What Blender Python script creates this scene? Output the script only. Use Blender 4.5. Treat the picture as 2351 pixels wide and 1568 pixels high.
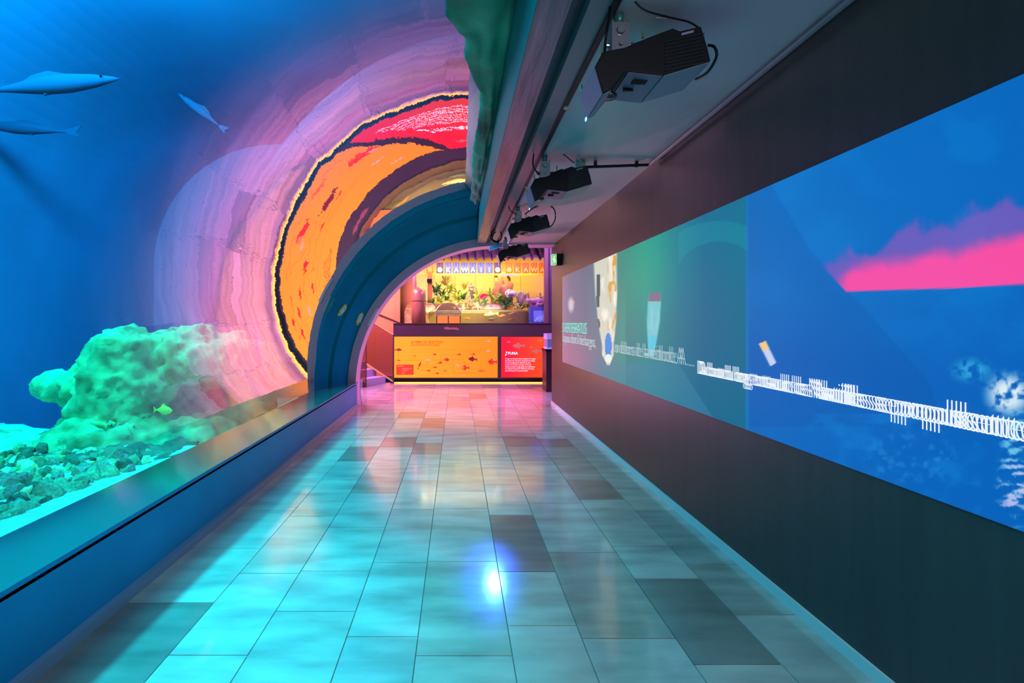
import bpy, bmesh, math, random
import numpy as np
from mathutils import Vector, Matrix, noise
from mathutils.bvhtree import BVHTree
random.seed(7)
for o_ in list(bpy.data.objects): bpy.data.objects.remove(o_)
SC=bpy.context.scene; COL=SC.collection
PI=math.pi
# ------------------------------------------------------------------ camera, world, exposure
F=1100.0; VX,VY=1050.0,742.0; EYE=1.4
cd=bpy.data.cameras.new('camera'); cam=bpy.data.objects.new('camera',cd); COL.objects.link(cam)
cam.location=(0,0,EYE); cam.rotation_euler=(PI/2,0,0)
cd.sensor_width=36; cd.lens=F/2351*36; cd.shift_x=(1175.5-VX)/2351; cd.shift_y=-(784-VY)/2351; cd.clip_start=.05
SC.camera=cam
SC.view_settings.view_transform='Standard'; SC.view_settings.look='None'; SC.view_settings.gamma=1
SC.view_settings.use_curve_mapping=False; SC.view_settings.exposure=0.0
w=bpy.data.worlds.new('world'); SC.world=w; w.use_nodes=True
w.node_tree.nodes['Background'].inputs[0].default_value=(.01,.02,.03,1); w.node_tree.nodes['Background'].inputs[1].default_value=1
def light(name,kind,loc,target,energy,color,size=1,size_y=None,spot=None,blend=.3):
    l=bpy.data.lights.new(name,kind); l.energy=energy; l.color=color
    if kind=='AREA':
        l.size=size
        if size_y: l.shape='RECTANGLE'; l.size_y=size_y
    else: l.shadow_soft_size=size
    if kind=='SPOT': l.spot_size=math.radians(spot); l.spot_blend=blend
    o=bpy.data.objects.new(name,l); COL.objects.link(o); o.location=loc
    o.rotation_euler=(Vector(target)-Vector(loc)).to_track_quat('-Z','Y').to_euler(); return o
AQ=(.0,.80,1.0)
# tank lamps above the water, out of the frame
light('tank_light','AREA',(-4.6,.5,6.4),(-4.4,.8,0),210,AQ,3.4,2)
light('tank_light','AREA',(-4.2,3.4,6.4),(-4.2,4.4,0),330,AQ,3.0,2)
light('tank_light','AREA',(-5.0,5.6,6.6),(-5.5,14,2.5),1000,(0,.62,1),4,1)
light('tank_light','SPOT',(-4.6,2.8,5.6),(-3.4,5.6,.6),1150,(.0,1,.52),.3,spot=46,blend=.6)
light('tank_light','SPOT',(-4.6,1.6,5.4),(-1.3,2.1,0),4600,(.0,.78,1),.25,spot=26,blend=1)
light('tank_light','SPOT',(-4.9,4.6,5.4),(-1.3,4.5,0),1900,(.0,.85,1),.25,spot=34,blend=1)
# end room
PK=(1,.25,.95)
light('room_light','AREA',(-2.5,9.8,3.3),(-.2,9.6,0),340,(1,.30,.95),1.3,1.6)
light('room_light','SPOT',(-2.3,9.9,.6),(1.2,5.2,2.7),520,(1,.45,.95),.15,spot=50,blend=1)  # added low lamp standing in for pink bounce on the corridor ceiling
light('room_light','SPOT',(-2.6,10.4,1.0),(1.64,6.4,2.2),900,(1,.42,.22),.15,spot=42,blend=1)  # added hidden lamp that warms the far upper right wall
light('room_light','AREA',(3.1,9.6,3.3),(1.0,9.9,0),260,(.75,.25,1),1.6,1.6)
light('room_light','SPOT',(.6,9.9,3.4),(-.1,8.0,0),420,(1,.22,.62),.2,spot=62,blend=1)
light('room_light','AREA',(-2.7,11.3,3.3),(-2.0,12.6,1.2),70,(1,.55,.16),.8,.5)
# koi display lamps under its roof
light('display_light','AREA',(.1,12.1,3.0),(.1,12.35,1.6),48,(1,.80,.38),2.0,.3)
light('display_light','AREA',(1.65,12.1,3.0),(1.65,12.6,1.8),20,(1,.60,.14),.9,.3)
light('display_light','AREA',(.3,11.5,2.86),(.3,11.95,1.2),9,(1,.86,.55),2.2,.2)
light('pool_fill','AREA',(.0,11.735,1.69),(.0,12.2,1.50),22,(1,.86,.48),2.2,.05)  # added lamp, turned away from the camera, to brighten the pool
# corridor: added unseen lamps, then the beam of the blue spotlight
light('corridor_fill','AREA',(1.15,-1.2,2.68),(.9,1.6,0),84,(1,.86,.82),.9,1.8)  # added behind the camera to give the floor neutral light
light('floor_spot','SPOT',(.7,.5,2.6),(-1.5,3.3,0),150,(.0,.75,1),.1,spot=60,blend=1)  # added out of frame to brighten the floor along the kerb in cyan
light('floor_spot','SPOT',(.56,7.15,2.50),(.16,2.65,0),480,(.03,.12,1),.11,spot=4.4,blend=.8)

# ------------------------------------------------------------------ helpers
def lin(r,g,b):
    f=lambda c:(c/255/12.92) if c/255<=.04045 else ((c/255+.055)/1.055)**2.4
    return (f(r),f(g),f(b))
def P(x,y,D): return Vector(((x-VX)/F*D, D, EYE-(y-VY)/F*D))
MATS={}
def mat(name,base,rough=.5,metal=0,es=0,ec=None,nz=None,bump=None,st=(1,1,1),coat=0,spec=None,attr=None,alpha=1,trans=0):
    m=bpy.data.materials.new(name); m.use_nodes=True; nt=m.node_tree; N=nt.nodes; L=nt.links
    b=N['Principled BSDF']; b.inputs['Base Color'].default_value=(*base,1)
    b.inputs['Roughness'].default_value=rough; b.inputs['Metallic'].default_value=metal
    if spec is not None: b.inputs['Specular IOR Level'].default_value=spec
    if coat: b.inputs['Coat Weight'].default_value=coat; b.inputs['Coat Roughness'].default_value=.11; b.inputs['Coat IOR'].default_value=1.75
    b.inputs['Alpha'].default_value=alpha; b.inputs['Transmission Weight'].default_value=trans
    tc=N.new('ShaderNodeTexCoord'); mp=N.new('ShaderNodeMapping'); mp.inputs['Scale'].default_value=st
    L.new(tc.outputs['Object'],mp.inputs['Vector'])
    src=None
    if attr:
        a=N.new('ShaderNodeAttribute'); a.attribute_name=attr; src=a.outputs['Color']
    if nz:
        n=N.new('ShaderNodeTexNoise'); n.inputs['Scale'].default_value=nz[0]; n.inputs['Detail'].default_value=6
        L.new(mp.outputs[0],n.inputs['Vector'])
        mr=N.new('ShaderNodeMapRange'); mr.inputs[1].default_value=.3; mr.inputs[2].default_value=.7
        mr.inputs[3].default_value=1-nz[1]; mr.inputs[4].default_value=1+nz[1]; L.new(n.outputs['Fac'],mr.inputs[0])
        vm=N.new('ShaderNodeVectorMath'); vm.operation='SCALE'; vm.inputs[0].default_value=base
        if src: L.new(src,vm.inputs[0])
        L.new(mr.outputs[0],vm.inputs['Scale']); src=vm.outputs[0]
    if src: L.new(src,b.inputs['Base Color'])
    if es:
        b.inputs['Emission Strength'].default_value=es
        b.inputs['Emission Color'].default_value=(*(ec or base),1)
        if attr and not ec: L.new(src,b.inputs['Emission Color'])
    if bump:
        n=N.new('ShaderNodeTexNoise'); n.inputs['Scale'].default_value=bump[0]; n.inputs['Detail'].default_value=5
        L.new(mp.outputs[0],n.inputs['Vector'])
        bp=N.new('ShaderNodeBump'); bp.inputs['Strength'].default_value=bump[1]; bp.inputs['Distance'].default_value=.02
        L.new(n.outputs['Fac'],bp.inputs['Height']); L.new(bp.outputs[0],b.inputs['Normal'])
    return m
def tag(o,label=None,cat=None,group=None,kind=None):
    if label: o['label']=label
    if cat: o['category']=cat
    if group: o['group']=group
    if kind: o['kind']=kind
    return o
def empty(name,loc,label,cat,group=None,rz=0):
    o=bpy.data.objects.new(name,None); COL.objects.link(o); o.location=loc; o.rotation_euler.z=rz; o.empty_display_size=.05
    return tag(o,label,cat,group)
class MB:
    def __init__(s): s.v=[]; s.f=[]; s.mi=[]; s.cm=0
    def add(s,vs,fs):
        k=len(s.v); s.v+=[tuple(v) for v in vs]; s.f+=[tuple(i+k for i in f) for f in fs]; s.mi+=[s.cm]*len(fs); return s
    def box(s,x0,x1,y0,y1,z0,z1,M=None):
        vs=[Vector((x,y,z)) for x in(x0,x1) for y in(y0,y1) for z in(z0,z1)]
        if M: vs=[M@v for v in vs]
        return s.add(vs,[(0,1,3,2),(4,6,7,5),(0,4,5,1),(2,3,7,6),(0,2,6,4),(1,5,7,3)])
    def prism(s,pts,a0,a1,axis='y',M=None):   # pts in the two other axes, in order
        n=len(pts); vs=[]
        for a in(a0,a1):
            for p in pts:
                v={'y':Vector((p[0],a,p[1])),'x':Vector((a,p[0],p[1])),'z':Vector((p[0],p[1],a))}[axis]
                vs.append(M@v if M else v)
        return s.add(vs,[tuple(range(n)),tuple(range(2*n-1,n-1,-1))]+[(i,i+n,(i+1)%n+n,(i+1)%n) for i in range(n)])
    def tube(s,pts,r,n=8,cap=True):
        pts=[Vector(p) for p in pts]; rs=r if isinstance(r,(list,tuple)) else [r]*len(pts); vs=[];fs=[]
        for i,p in enumerate(pts):
            t=(pts[min(i+1,len(pts)-1)]-pts[max(i-1,0)]).normalized()
            q=t.to_track_quat('Z','Y')
            for k in range(n):
                a=2*PI*k/n; vs.append(p+q@Vector((math.cos(a)*rs[i],math.sin(a)*rs[i],0)))
        for i in range(len(pts)-1):
            for k in range(n): fs.append((i*n+k,i*n+(k+1)%n,(i+1)*n+(k+1)%n,(i+1)*n+k))
        if cap: fs+= [tuple(range(n-1,-1,-1)),tuple(range((len(pts)-1)*n,len(pts)*n))]
        return s.add(vs,fs)
    def lathe(s,prof,c,n=24):
        vs=[];fs=[];m=len(prof)
        for k in range(n):
            a=2*PI*k/n
            for r,z in prof: vs.append((c[0]+r*math.cos(a),c[1]+r*math.sin(a),c[2]+z))
        for k in range(n):
            for j in range(m-1): fs.append((k*m+j,((k+1)%n)*m+j,((k+1)%n)*m+j+1,k*m+j+1))
        return s.add(vs,fs)
    def build(s,name,m,parent=None,smooth=False,bevel=0):
        me=bpy.data.meshes.new(name); me.from_pydata(s.v,[],s.f)
        for x in (m if isinstance(m,(list,tuple)) else [m]): me.materials.append(x)
        me.polygons.foreach_set('material_index',s.mi)
        bm=bmesh.new(); bm.from_mesh(me); bmesh.ops.recalc_face_normals(bm,faces=bm.faces); bm.to_mesh(me); bm.free()
        if smooth: me.polygons.foreach_set('use_smooth',[True]*len(me.polygons))
        o=bpy.data.objects.new(name,me); COL.objects.link(o)
        if parent: o.parent=parent
        if bevel:
            b=o.modifiers.new('bevel','BEVEL'); b.width=bevel; b.segments=2; b.limit_method='ANGLE'
        return o
def centre(o):                         # put a mesh object's origin at its own base
    me=o.data; co=np.zeros(len(me.vertices)*3); me.vertices.foreach_get('co',co); co=co.reshape(-1,3)
    c=np.array([(co[:,0].min()+co[:,0].max())/2,(co[:,1].min()+co[:,1].max())/2,co[:,2].min()])
    me.vertices.foreach_set('co',(co-c).ravel()); o.location=tuple(c); me.update(); return o
def text_mb(body,size,mb=None,M=None,align='LEFT',ext=.0015,bold=0):
    c=bpy.data.curves.new('t','FONT'); c.body=body; c.size=size; c.extrude=ext; c.align_x=align; c.resolution_u=3; c.offset=bold
    o=bpy.data.objects.new('t',c); COL.objects.link(o)
    dg=bpy.context.evaluated_depsgraph_get(); me=bpy.data.meshes.new_from_object(o.evaluated_get(dg))
    mb=mb or MB(); mb.add([(M@v.co if M else v.co) for v in me.vertices],[tuple(p.vertices) for p in me.polygons])
    bpy.data.objects.remove(o); bpy.data.curves.remove(c); bpy.data.meshes.remove(me); return mb
def rock_mesh(name,sc,seed,sub=3,amp=.35,freq=1.3,ridge=0):
    bm=bmesh.new(); bmesh.ops.create_icosphere(bm,subdivisions=sub,radius=1)
    for v in bm.verts:
        n=noise.fractal(v.co*freq+Vector((seed*7.3,seed*1.7,seed)),.9,2,4)
        k=1+amp*n
        if ridge: k+=ridge*abs(noise.noise(v.co*freq*3+Vector((seed,3,1))))
        v.co=Vector((v.co.x*sc[0],v.co.y*sc[1],v.co.z*sc[2]))*k
    me=bpy.data.meshes.new(name); bm.to_mesh(me); bm.free()
    me.polygons.foreach_set('use_smooth',[sub>2]*len(me.polygons)); return me
def rock(name,loc,sc,seed,m,label,cat='rock',group=None,**k):
    me=rock_mesh(name,sc,seed,**k); me.materials.append(m); o=bpy.data.objects.new(name,me); COL.objects.link(o); o.location=loc
    return tag(o,label,cat,group)
def fish_pts(c,s,flip=1,tilt=0,fat=.42,tail=1.0):
    b=[(-.5,0),(-.42,.12),(-.25,.28),(-.05,.4),(.05,.62),(.15,.42),(.3,.22),(.45,.08),(.72,.36*tail),(.66,0),(.72,-.36*tail),(.45,-.08),(.3,-.2),(.18,-.36),(.1,-.55),(0,-.4),(-.25,-.3),(-.42,-.14)]
    ca,sa=math.cos(tilt),math.sin(tilt); r=[]
    for x,z in b:
        x=x*s*flip; z=z*s*fat*2*.6
        r.append((c[0]+x*ca-z*sa,c[1]+x*sa+z*ca))
    return r

# ------------------------------------------------------------------ materials
M_stone=mat('travertine',(.45,.42,.38),.30,attr='tone',nz=(3.0,.30),bump=(9,.04),st=(.7,2.4,1),spec=.8,coat=.9)
M_grout=mat('grout',(.36,.36,.34),.6)
M_wall=mat('brown_wall_panel',(.040,.035,.034),.42,nz=(2.2,.14),st=(9,9,.45),bump=(3,.03))
M_strip=mat('pale_skirting',(.55,.55,.55),.35)
M_ceil=mat('grey_ceiling',(.34,.32,.36),.38,nz=(1.2,.08))
M_ceil2=mat('dark_ceiling',(.06,.065,.075),.5)
M_steel=mat('painted_steel',(.15,.16,.19),.33,nz=(2,.12),st=(1,.2,1),metal=.3)
M_steel2=mat('wrapped_beam',(.15,.125,.165),.30,nz=(3,.3),bump=(5,.35),st=(3,.5,1),metal=.35)
M_black=mat('black_plastic',(.002,.004,.010),.45,spec=.25)
M_blackgloss=mat('black_gloss',(.012,.013,.016),.14,spec=.9)
M_kerb=mat('kerb_panel',(.006,.20,.46),.40,spec=.1,nz=(1.5,.15))
M_kerbtop=mat('kerb_top',(.02,.12,.11),.15,spec=.9,coat=.6)
M_ring=mat('teal_ring',(.004,.17,.24),.6,spec=0,nz=(1.6,.10))
M_portal=mat('pale_portal',(.62,.36,.52),.5)
M_tank=mat('blue_tank_wall',(.003,.235,.50),.9,nz=(.35,.18),st=(1,1,.45))
M_tankdark=mat('dark_tank_end',(.003,.08,.18),.9,nz=(1.5,.4))
M_sand=mat('sand',(.35,.75,.62),.9,nz=(6,.1),bump=(30,.2))
M_rock=mat('tank_rock',(.05,.44,.23),.85,nz=(3.2,.7),bump=(6,1.0))
M_peb=[mat('pebble_%s'%n,c,.8,nz=(5,.4)) for n,c in(('dark',(.03,.14,.10)),('mid',(.10,.42,.26)),('pale',(.40,.85,.5)),('grey',(.14,.30,.26)))]
M_boul=mat('dark_boulder',(.07,.17,.12),.85,nz=(6,.5),bump=(12,.7))
M_boulp=mat('pale_boulder',(.35,.45,.36),.85,nz=(6,.4),bump=(12,.7))
M_yell=mat('yellow_wall',(.92,.66,.22),.7,nz=(.8,.08))
M_yelbeam=mat('yellow_beam',(.75,.42,.08),.6)
M_amber=mat('amber_wall',(.42,.17,.05),.55,nz=(.7,.1))
M_dark=mat('dark_fascia',(.055,.030,.035),.25)
M_col=mat('dark_column',(.05,.04,.09),.35)
M_roof=mat('roof_tiles',(.15,.11,.13),.55,nz=(8,.35),bump=(14,.3))
M_or=mat('led_orange',(1,.45,.05),.5,es=2.2,ec=(1,.38,.03))
M_white=mat('white_print',(.9,.8,.8),.6,es=1.0,ec=(1,.85,.85))
M_metal=mat('bracket_metal',(.34,.36,.42),.28,metal=.8)
M_lav=mat('projector_underside',(.13,.10,.16),.45)
M_gold=mat('brass_screw',(.5,.55,.25),.3,metal=.8)
M_led=mat('blue_led',(0,.2,1),.4,es=6,ec=(.1,.35,1))
M_leafs=[mat('leaf_%s'%n,c,.55) for n,c in(('green',(.10,.32,.04)),('lime',(.38,.55,.05)),('pale',(.62,.66,.32)),('deep',(.05,.20,.05)))]
M_red=mat('red_bloom',(.65,.015,.05),.5)
M_tufa=mat('golden_rock',(.42,.22,.09),.85,nz=(5,.4),bump=(8,.6))
M_stone2=mat('grey_stone',(.32,.28,.24),.85,nz=(9,.4),bump=(18,.5))
M_step=mat('stair_tread',(.38,.32,.48),.5)
M_brown=mat('brown_stringer',(.06,.025,.015),.4)

def clear_mat(name,tint,gl=.04,glc=(1,1,1),diff=None,dfac=0,rough=.02):
    m=bpy.data.materials.new(name); m.use_nodes=True; nt=m.node_tree; N=nt.nodes; L=nt.links; N.remove(N['Principled BSDF'])
    t=N.new('ShaderNodeBsdfTransparent'); t.inputs[0].default_value=(*tint,1)
    g=N.new('ShaderNodeBsdfGlossy'); g.inputs['Roughness'].default_value=rough; g.inputs[0].default_value=(*glc,1)
    mx=N.new('ShaderNodeMixShader'); mx.inputs[0].default_value=gl
    L.new(t.outputs[0],mx.inputs[1]); L.new(g.outputs[0],mx.inputs[2]); out=mx
    if dfac:
        d=N.new('ShaderNodeBsdfDiffuse'); d.inputs[0].default_value=(*diff,1)
        m2=N.new('ShaderNodeMixShader'); m2.inputs[0].default_value=dfac
        L.new(mx.outputs[0],m2.inputs[1]); L.new(d.outputs[0],m2.inputs[2]); out=m2
    L.new(out.outputs[0],N['Material Output'].inputs[0]); return m
M_pane=clear_mat('clear_pane',(.97,.96,.96),.004)
M_tint=clear_mat('bronze_glass',(.72,.52,.42),.06,diff=(.4,.2,.1),dfac=.15)
M_koiwater=clear_mat('koi_water',(.80,.74,.52),.03,diff=(.62,.58,.34),dfac=.16)
# acrylic of the tunnel: transparent, mirror-like towards grazing angles
def acrylic():
    m=bpy.data.materials.new('acrylic'); m.use_nodes=True; nt=m.node_tree; N=nt.nodes; L=nt.links; N.remove(N['Principled BSDF'])
    tc=N.new('ShaderNodeTexCoord'); mp=N.new('ShaderNodeMapping'); mp.inputs['Scale'].default_value=(1,.35,1)
    n=N.new('ShaderNodeTexNoise'); n.inputs['Scale'].default_value=1.6; n.inputs['Detail'].default_value=2
    L.new(tc.outputs['Object'],mp.inputs[0]); L.new(mp.outputs[0],n.inputs[0])
    n2=N.new('ShaderNodeTexNoise'); n2.inputs['Scale'].default_value=14; n2.inputs['Detail'].default_value=3
    L.new(mp.outputs[0],n2.inputs[0])
    ad=N.new('ShaderNodeMath'); ad.operation='MULTIPLY_ADD'; ad.inputs[1].default_value=.05
    L.new(n2.outputs[0],ad.inputs[0]); L.new(n.outputs[0],ad.inputs[2])
    bp=N.new('ShaderNodeBump'); bp.inputs['Strength'].default_value=.5; bp.inputs['Distance'].default_value=.012
    L.new(ad.outputs[0],bp.inputs['Height'])
    lw=N.new('ShaderNodeLayerWeight'); lw.inputs['Blend'].default_value=.5
    mr=N.new('ShaderNodeMapRange'); mr.interpolation_type='SMOOTHSTEP'; mr.inputs[1].default_value=.40; mr.inputs[2].default_value=.68
    mr.inputs[3].default_value=.015; mr.inputs[4].default_value=.93; L.new(lw.outputs['Facing'],mr.inputs[0])
    t=N.new('ShaderNodeBsdfTransparent'); t.inputs[0].default_value=(.95,.99,1,1)
    g=N.new('ShaderNodeBsdfGlossy'); g.inputs['Roughness'].default_value=.0; g.inputs[0].default_value=(1,1,1,1)
    L.new(bp.outputs[0],g.inputs['Normal'])
    mx=N.new('ShaderNodeMixShader'); L.new(mr.outputs[0],mx.inputs[0]); L.new(t.outputs[0],mx.inputs[1]); L.new(g.outputs[0],mx.inputs[2])
    L.new(mx.outputs[0],N['Material Output'].inputs[0]); return m
M_acr=acrylic(); M_acr2=clear_mat('acrylic_back',(1,1,1),.0)

# ------------------------------------------------------------------ structure
XR=1.64; XL=-1.663; YE=8.33; ZC=2.74; YB=11.16
# floor of single stone tiles
def tile_floor():
    mb=MB(); tones=[]
    cols=[-1.66,-1.22,-.884,-.494,-.176,.232,.553,.97,1.33,1.66]
    rnd=random.Random(3); g=.0026
    def tone():
        r=rnd.random(); b=rnd.uniform(.92,1.10)
        if r<.06: b=.46
        elif r<.18: b=.74
        t=rnd.uniform(-.03,.03); return (.43*b+t,.41*b,.37*b-t*.5)
    def column(x0,x1,ya,yb):
        y=ya-rnd.uniform(0,.5)
        while y<yb:
            l=rnd.choice((.38,.48,.58,.66,.8)); a=max(y,ya); b=min(y+l,yb)
            if b-a>.02:
                mb.add([(x0+g,a+g,0),(x1-g,a+g,0),(x1-g,b-g,0),(x0+g,b-g,0),(x0+g,a+g,-.02),(x1-g,a+g,-.02),(x1-g,b-g,-.02),(x0+g,b-g,-.02)],
                       [(0,1,2,3),(0,4,5,1),(1,5,6,2),(2,6,7,3),(3,7,4,0)]); tones.extend([tone()]*5)
            y+=l
    for i in range(len(cols)-1): column(cols[i],cols[i+1],-2.4,YE)
    xs=[-3.24,-2.84,-2.46,-2.06]+cols+[2.02,2.4,2.8,3.16,3.6,3.98,4.4,4.8,5.2]
    for i in range(len(xs)-1): column(xs[i],xs[i+1],YE,YB+.1)
    k=len(mb.f); mb.cm=1; mb.box(-3.3,5.3,8.42,YB+.2,-.16,-.006); mb.box(XL-.02,XR+.2,-2.4,8.42,-.16,-.006)
    o=mb.build('floor',[M_stone,M_grout])
    me=o.data; at=me.attributes.new('tone','FLOAT_COLOR','FACE')
    v=np.ones((len(me.polygons),4)); v[:len(tones),:3]=tones; at.data.foreach_set('color',v.ravel())
    tag(o,kind='structure')
tile_floor()
def S(name,mb,m,**k): return tag(mb.build(name,m,**k),kind='structure')
S('wall_right',MB().box(XR,XR+.22,-2.4,YE,0,ZC+.6),M_wall)
S('baseboard_right',MB().box(XR-.014,XR-.001,-2.4,YE,0,.055),M_strip)
S('ceiling',MB().box(.655,XR,-2.4,YE,ZC,ZC+.12),M_ceil)
S('trim_1',MB().tube([(XR-.05,-2.3,ZC-.03),(XR-.05,3.96,ZC-.03)],.016),M_steel)
S('trim_2',MB().prism([(.33,ZC-.02),(.47,ZC-.02),(.55,ZC+.06),(.55,3.235),(.33,3.235)],-2.4,7.98),M_steel2)           # beam beside the acrylic
S('trim_3',MB().box(.325,.3299,-2.4,7.98,ZC-.022,3.235),mat('beam_side',(.012,.12,.13),.5,spec=.2))
S('trim_4',MB().box(.552,.645,-2.4,7.99,ZC-.005,3.1),M_steel)
S('wall_back',MB().box(-9,2,-2.6,-2.42,-.16,7),M_ceil2)
# kerb under the acrylic
kb=MB(); kb.prism([(XL-.012,0),(XL-.012,.375),(XL-.035,.375),(XL-.035,.398),(XL,.398),(XL,.42),(-2.085,.424),(-2.085,0)],-2.4,8.0)
for i,pl in enumerate(kb.f): pass
o=S('wall_left',kb,[M_kerb,M_kerbtop,M_black])
for p in o.data.polygons:
    c=p.center; n=p.normal
    if n.z>.5 and c.z>.42: p.material_index=1
    elif c.z>.37 and c.z<.4 : p.material_index=2
S('baseboard_left',MB().prism([(XL-.011,0),(XL+.012,0),(XL+.012,.05),(XL-.011,.062)],-2.4,8.0),mat('skirting_steel',(.16,.26,.42),.3,metal=.2))
# acrylic tunnel
CX,CZ,RG=.655,.50,2.745
def arc(cx,cz,R,a0,a1,n): return [(cx+R*math.cos(a0+(a1-a0)*i/n),cz+R*math.sin(a0+(a1-a0)*i/n)) for i in range(n+1)]
a1=math.acos((.327-CX)/RG); a0=PI+math.asin((CZ-.426)/RG)
ins=arc(CX,CZ,RG,a1,a0,90); outs=arc(CX,CZ,RG+.08,a1,a0,90)
g=MB(); ny=30
for s_,pr in((0,ins),(1,outs)):
    g.cm=s_; m_=len(pr)
    g.add([(p[0],-2.4+9.4*j/ny,p[1]) for j in range(ny+1) for p in pr],[(j*m_+i,j*m_+i+1,(j+1)*m_+i+1,(j+1)*m_+i) for j in range(ny) for i in range(m_-1)])
gl=MB(); gl=g.build('window_1',[M_acr,M_acr2],smooth=True); tag(gl,kind='structure')
# teal ring between acrylic and portal
def ring(name,prof,m,a0,a1,n=96):
    mb=MB(); k=len(prof)
    vs=[(cx+R*math.cos(a0+(a1-a0)*i/n),y,cz+R*math.sin(a0+(a1-a0)*i/n)) for i in range(n+1) for (y,R,cx,cz) in prof]
    mb.add(vs,[(i*k+j,i*k+(j+1)%k,(i+1)*k+(j+1)%k,(i+1)*k+j) for i in range(n) for j in range(k)]+[tuple(range(k)),tuple(range(n*k+k-1,n*k-1,-1))])
    return S(name,mb,m)
A0,A1=math.radians(97.5),math.radians(181.5)
C1=(CX,.5);C2=(.655,.34)
rg=ring('trim_6',[(7.0,2.745,*C1),(7.45,2.662,.655,.44),(7.47,2.68,.655,.438),(7.51,2.68,.655,.434),(7.53,2.625,.655,.43),(7.70,2.565,.655,.40),(7.995,2.485,*C2),(8.0,3.2,*C2),(7.0,3.2,*C1)],M_ring,A0,A1)
ring('trim_7',[(7.996,2.486,*C2),(7.99,2.35,*C2),(8.34,2.35,*C2),(8.34,2.6,*C2),(8.0,2.6,*C2)],M_portal,math.radians(90),math.radians(188.3))
S('wall_tunnel_end',MB().prism([(-4.395,0),(-1.663,0)]+[(p[0],p[1]) for p in arc(.655,.34,2.36,math.radians(188),math.radians(90),30)]+[(.655,ZC),(XR+.2,ZC),(XR+.2,6.5)]+[(.655+5.05*math.cos(t*PI/60),.34+6.15*math.sin(t*PI/60)) for t in range(30,61)],8.342,8.42),mat('tank_end_wall',(.002,.06,.15),.9,nz=(.6,.2)))
S('trim_8',MB().box(.40,XR,8.0,8.34,ZC-.03,ZC+.1),M_portal)

def cladding():                      # rockwork along the top of the acrylic beside the beam
    mb=MB(); n=170; m=10; vin=[]; vout=[]
    for i in range(n+1):
        y=1.6+(6.985-1.6)*i/n
        st=noise.noise(Vector((y*1.1,3.3,0)))*.05+noise.noise(Vector((round(y*5)*.77,8.1,0)))*.02+noise.noise(Vector((y*9,1,0)))*.012
        xl=.175+st-(.14*max(0,min(1,(3.7-y)/.5)))-(.10*max(0,min(1,(3.0-y)/.3)))
        aL=math.acos((xl-CX)/RG)
        for j in range(m+1):
            a=a1+(aL-a1)*j/m
            h=.012+(.05+.05*noise.noise(Vector((y*2.5,j*.35,2))) )*math.sin(PI*min(1,(j+1.5)/(m+1.5)))**.6
            for L_,R_ in ((vin,RG-h),(vout,RG-.002)): L_.append((CX+R_*math.cos(a),y,CZ+R_*math.sin(a)))
    k=m+1; q_=[(i*k+j,i*k+j+1,(i+1)*k+j+1,(i+1)*k+j) for i in range(n) for j in range(m)]
    N=len(vin); mb.add(vin+vout,q_+[tuple(N+t for t in f) for f in q_]+[(i*k+m,(i+1)*k+m,N+(i+1)*k+m,N+i*k+m) for i in range(n)]+[(i*k,(i+1)*k,N+(i+1)*k,N+i*k) for i in range(n)]+[(j,j+1,N+j+1,N+j) for j in range(m)]+[(n*k+j,n*k+j+1,N+n*k+j+1,N+n*k+j) for j in range(m)])
    o=mb.build('rock_cladding',mat('cladding_rock',(.02,.20,.13),.75,nz=(2.2,.7),bump=(7,.8)),smooth=True)
    return tag(o,'jagged dark green rockwork strip between the acrylic and the steel beam','rock')
cladding()
# badges on the ring
RB=BVHTree.FromPolygons([v.co.copy() for v in rg.data.vertices],[tuple(p.vertices) for p in rg.data.polygons])
def on_ring(px,py):
    d=(P(px,py,1)-Vector((0,0,EYE))).normalized(); h=RB.ray_cast(Vector((0,0,EYE)),d); return h[0],(h[1] if h[1].dot(d)<0 else -h[1])
M_badge=mat('green_badge',(.18,.42,.06),.5); M_badge2=mat('cyan_badge',(.10,.62,.62),.5); M_badge3=mat('pale_green_badge',(.20,.55,.35),.5)
for (px,py,sc,tl,lab) in ((784,712,.075,-.7,'green tilted badge with cyan square on the teal ring, the left of two'),(824,732,.075,0,'green upright badge with cyan square on the teal ring beside the arch')):
    loc,n=on_ring(px,py)
    z=Vector((0,0,1)); xa=z.cross(n).normalized()*-1; za=n.cross(xa).normalized()*-1
    if za.z<0: za=-za
    if xa.x<0: xa=-xa
    M=Matrix(((xa.x,n.x,za.x,0),(xa.y,n.y,za.y,0),(xa.z,n.z,za.z,0),(0,0,0,1)))@Matrix.Rotation(-tl,4,'Y')
    e=empty('badge',loc,lab,'badge','green badges on the teal ring')
    mb=MB(); w=sc; pts=[(-.5*w,-1.0*w),(-.5*w,-.9*w),(-.95*w,-.85*w),(-.95*w,.9*w),(-.7*w,1.3*w),(-.3*w,1.5*w),(.3*w,1.5*w),(.7*w,1.3*w),(.95*w,.9*w),(.95*w,-.85*w),(.5*w,-.9*w),(.5*w,-1.2*w),(.2*w,-1.5*w),(-.2*w,-1.5*w),(-.5*w,-1.2*w)]
    mb.prism(pts,0.004,.016,M=M); mb.build('plate',M_badge,e)
    MB().prism([(-.7*w,.75*w),(-.45*w,1.15*w),(.45*w,1.15*w),(.7*w,.75*w)],.0165,.019,M=M).build('top_stripe',M_badge3,e)
    MB().box(-.62*w,.62*w,.0165,.019,-.65*w,.55*w,M=M).build('frame_square',M_badge3,e)
    MB().box(-.42*w,.42*w,.0195,.022,-.45*w,.35*w,M=M).build('centre_square',M_badge2,e)
M_pinkst=mat('pink_sticker',(.85,.32,.38),.5); M_label=mat('pale_label',(.85,.6,.75),.5)
q=lambda x,y:((x-VX)/F*7.985,EYE-(y-VY)/F*7.985)
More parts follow.
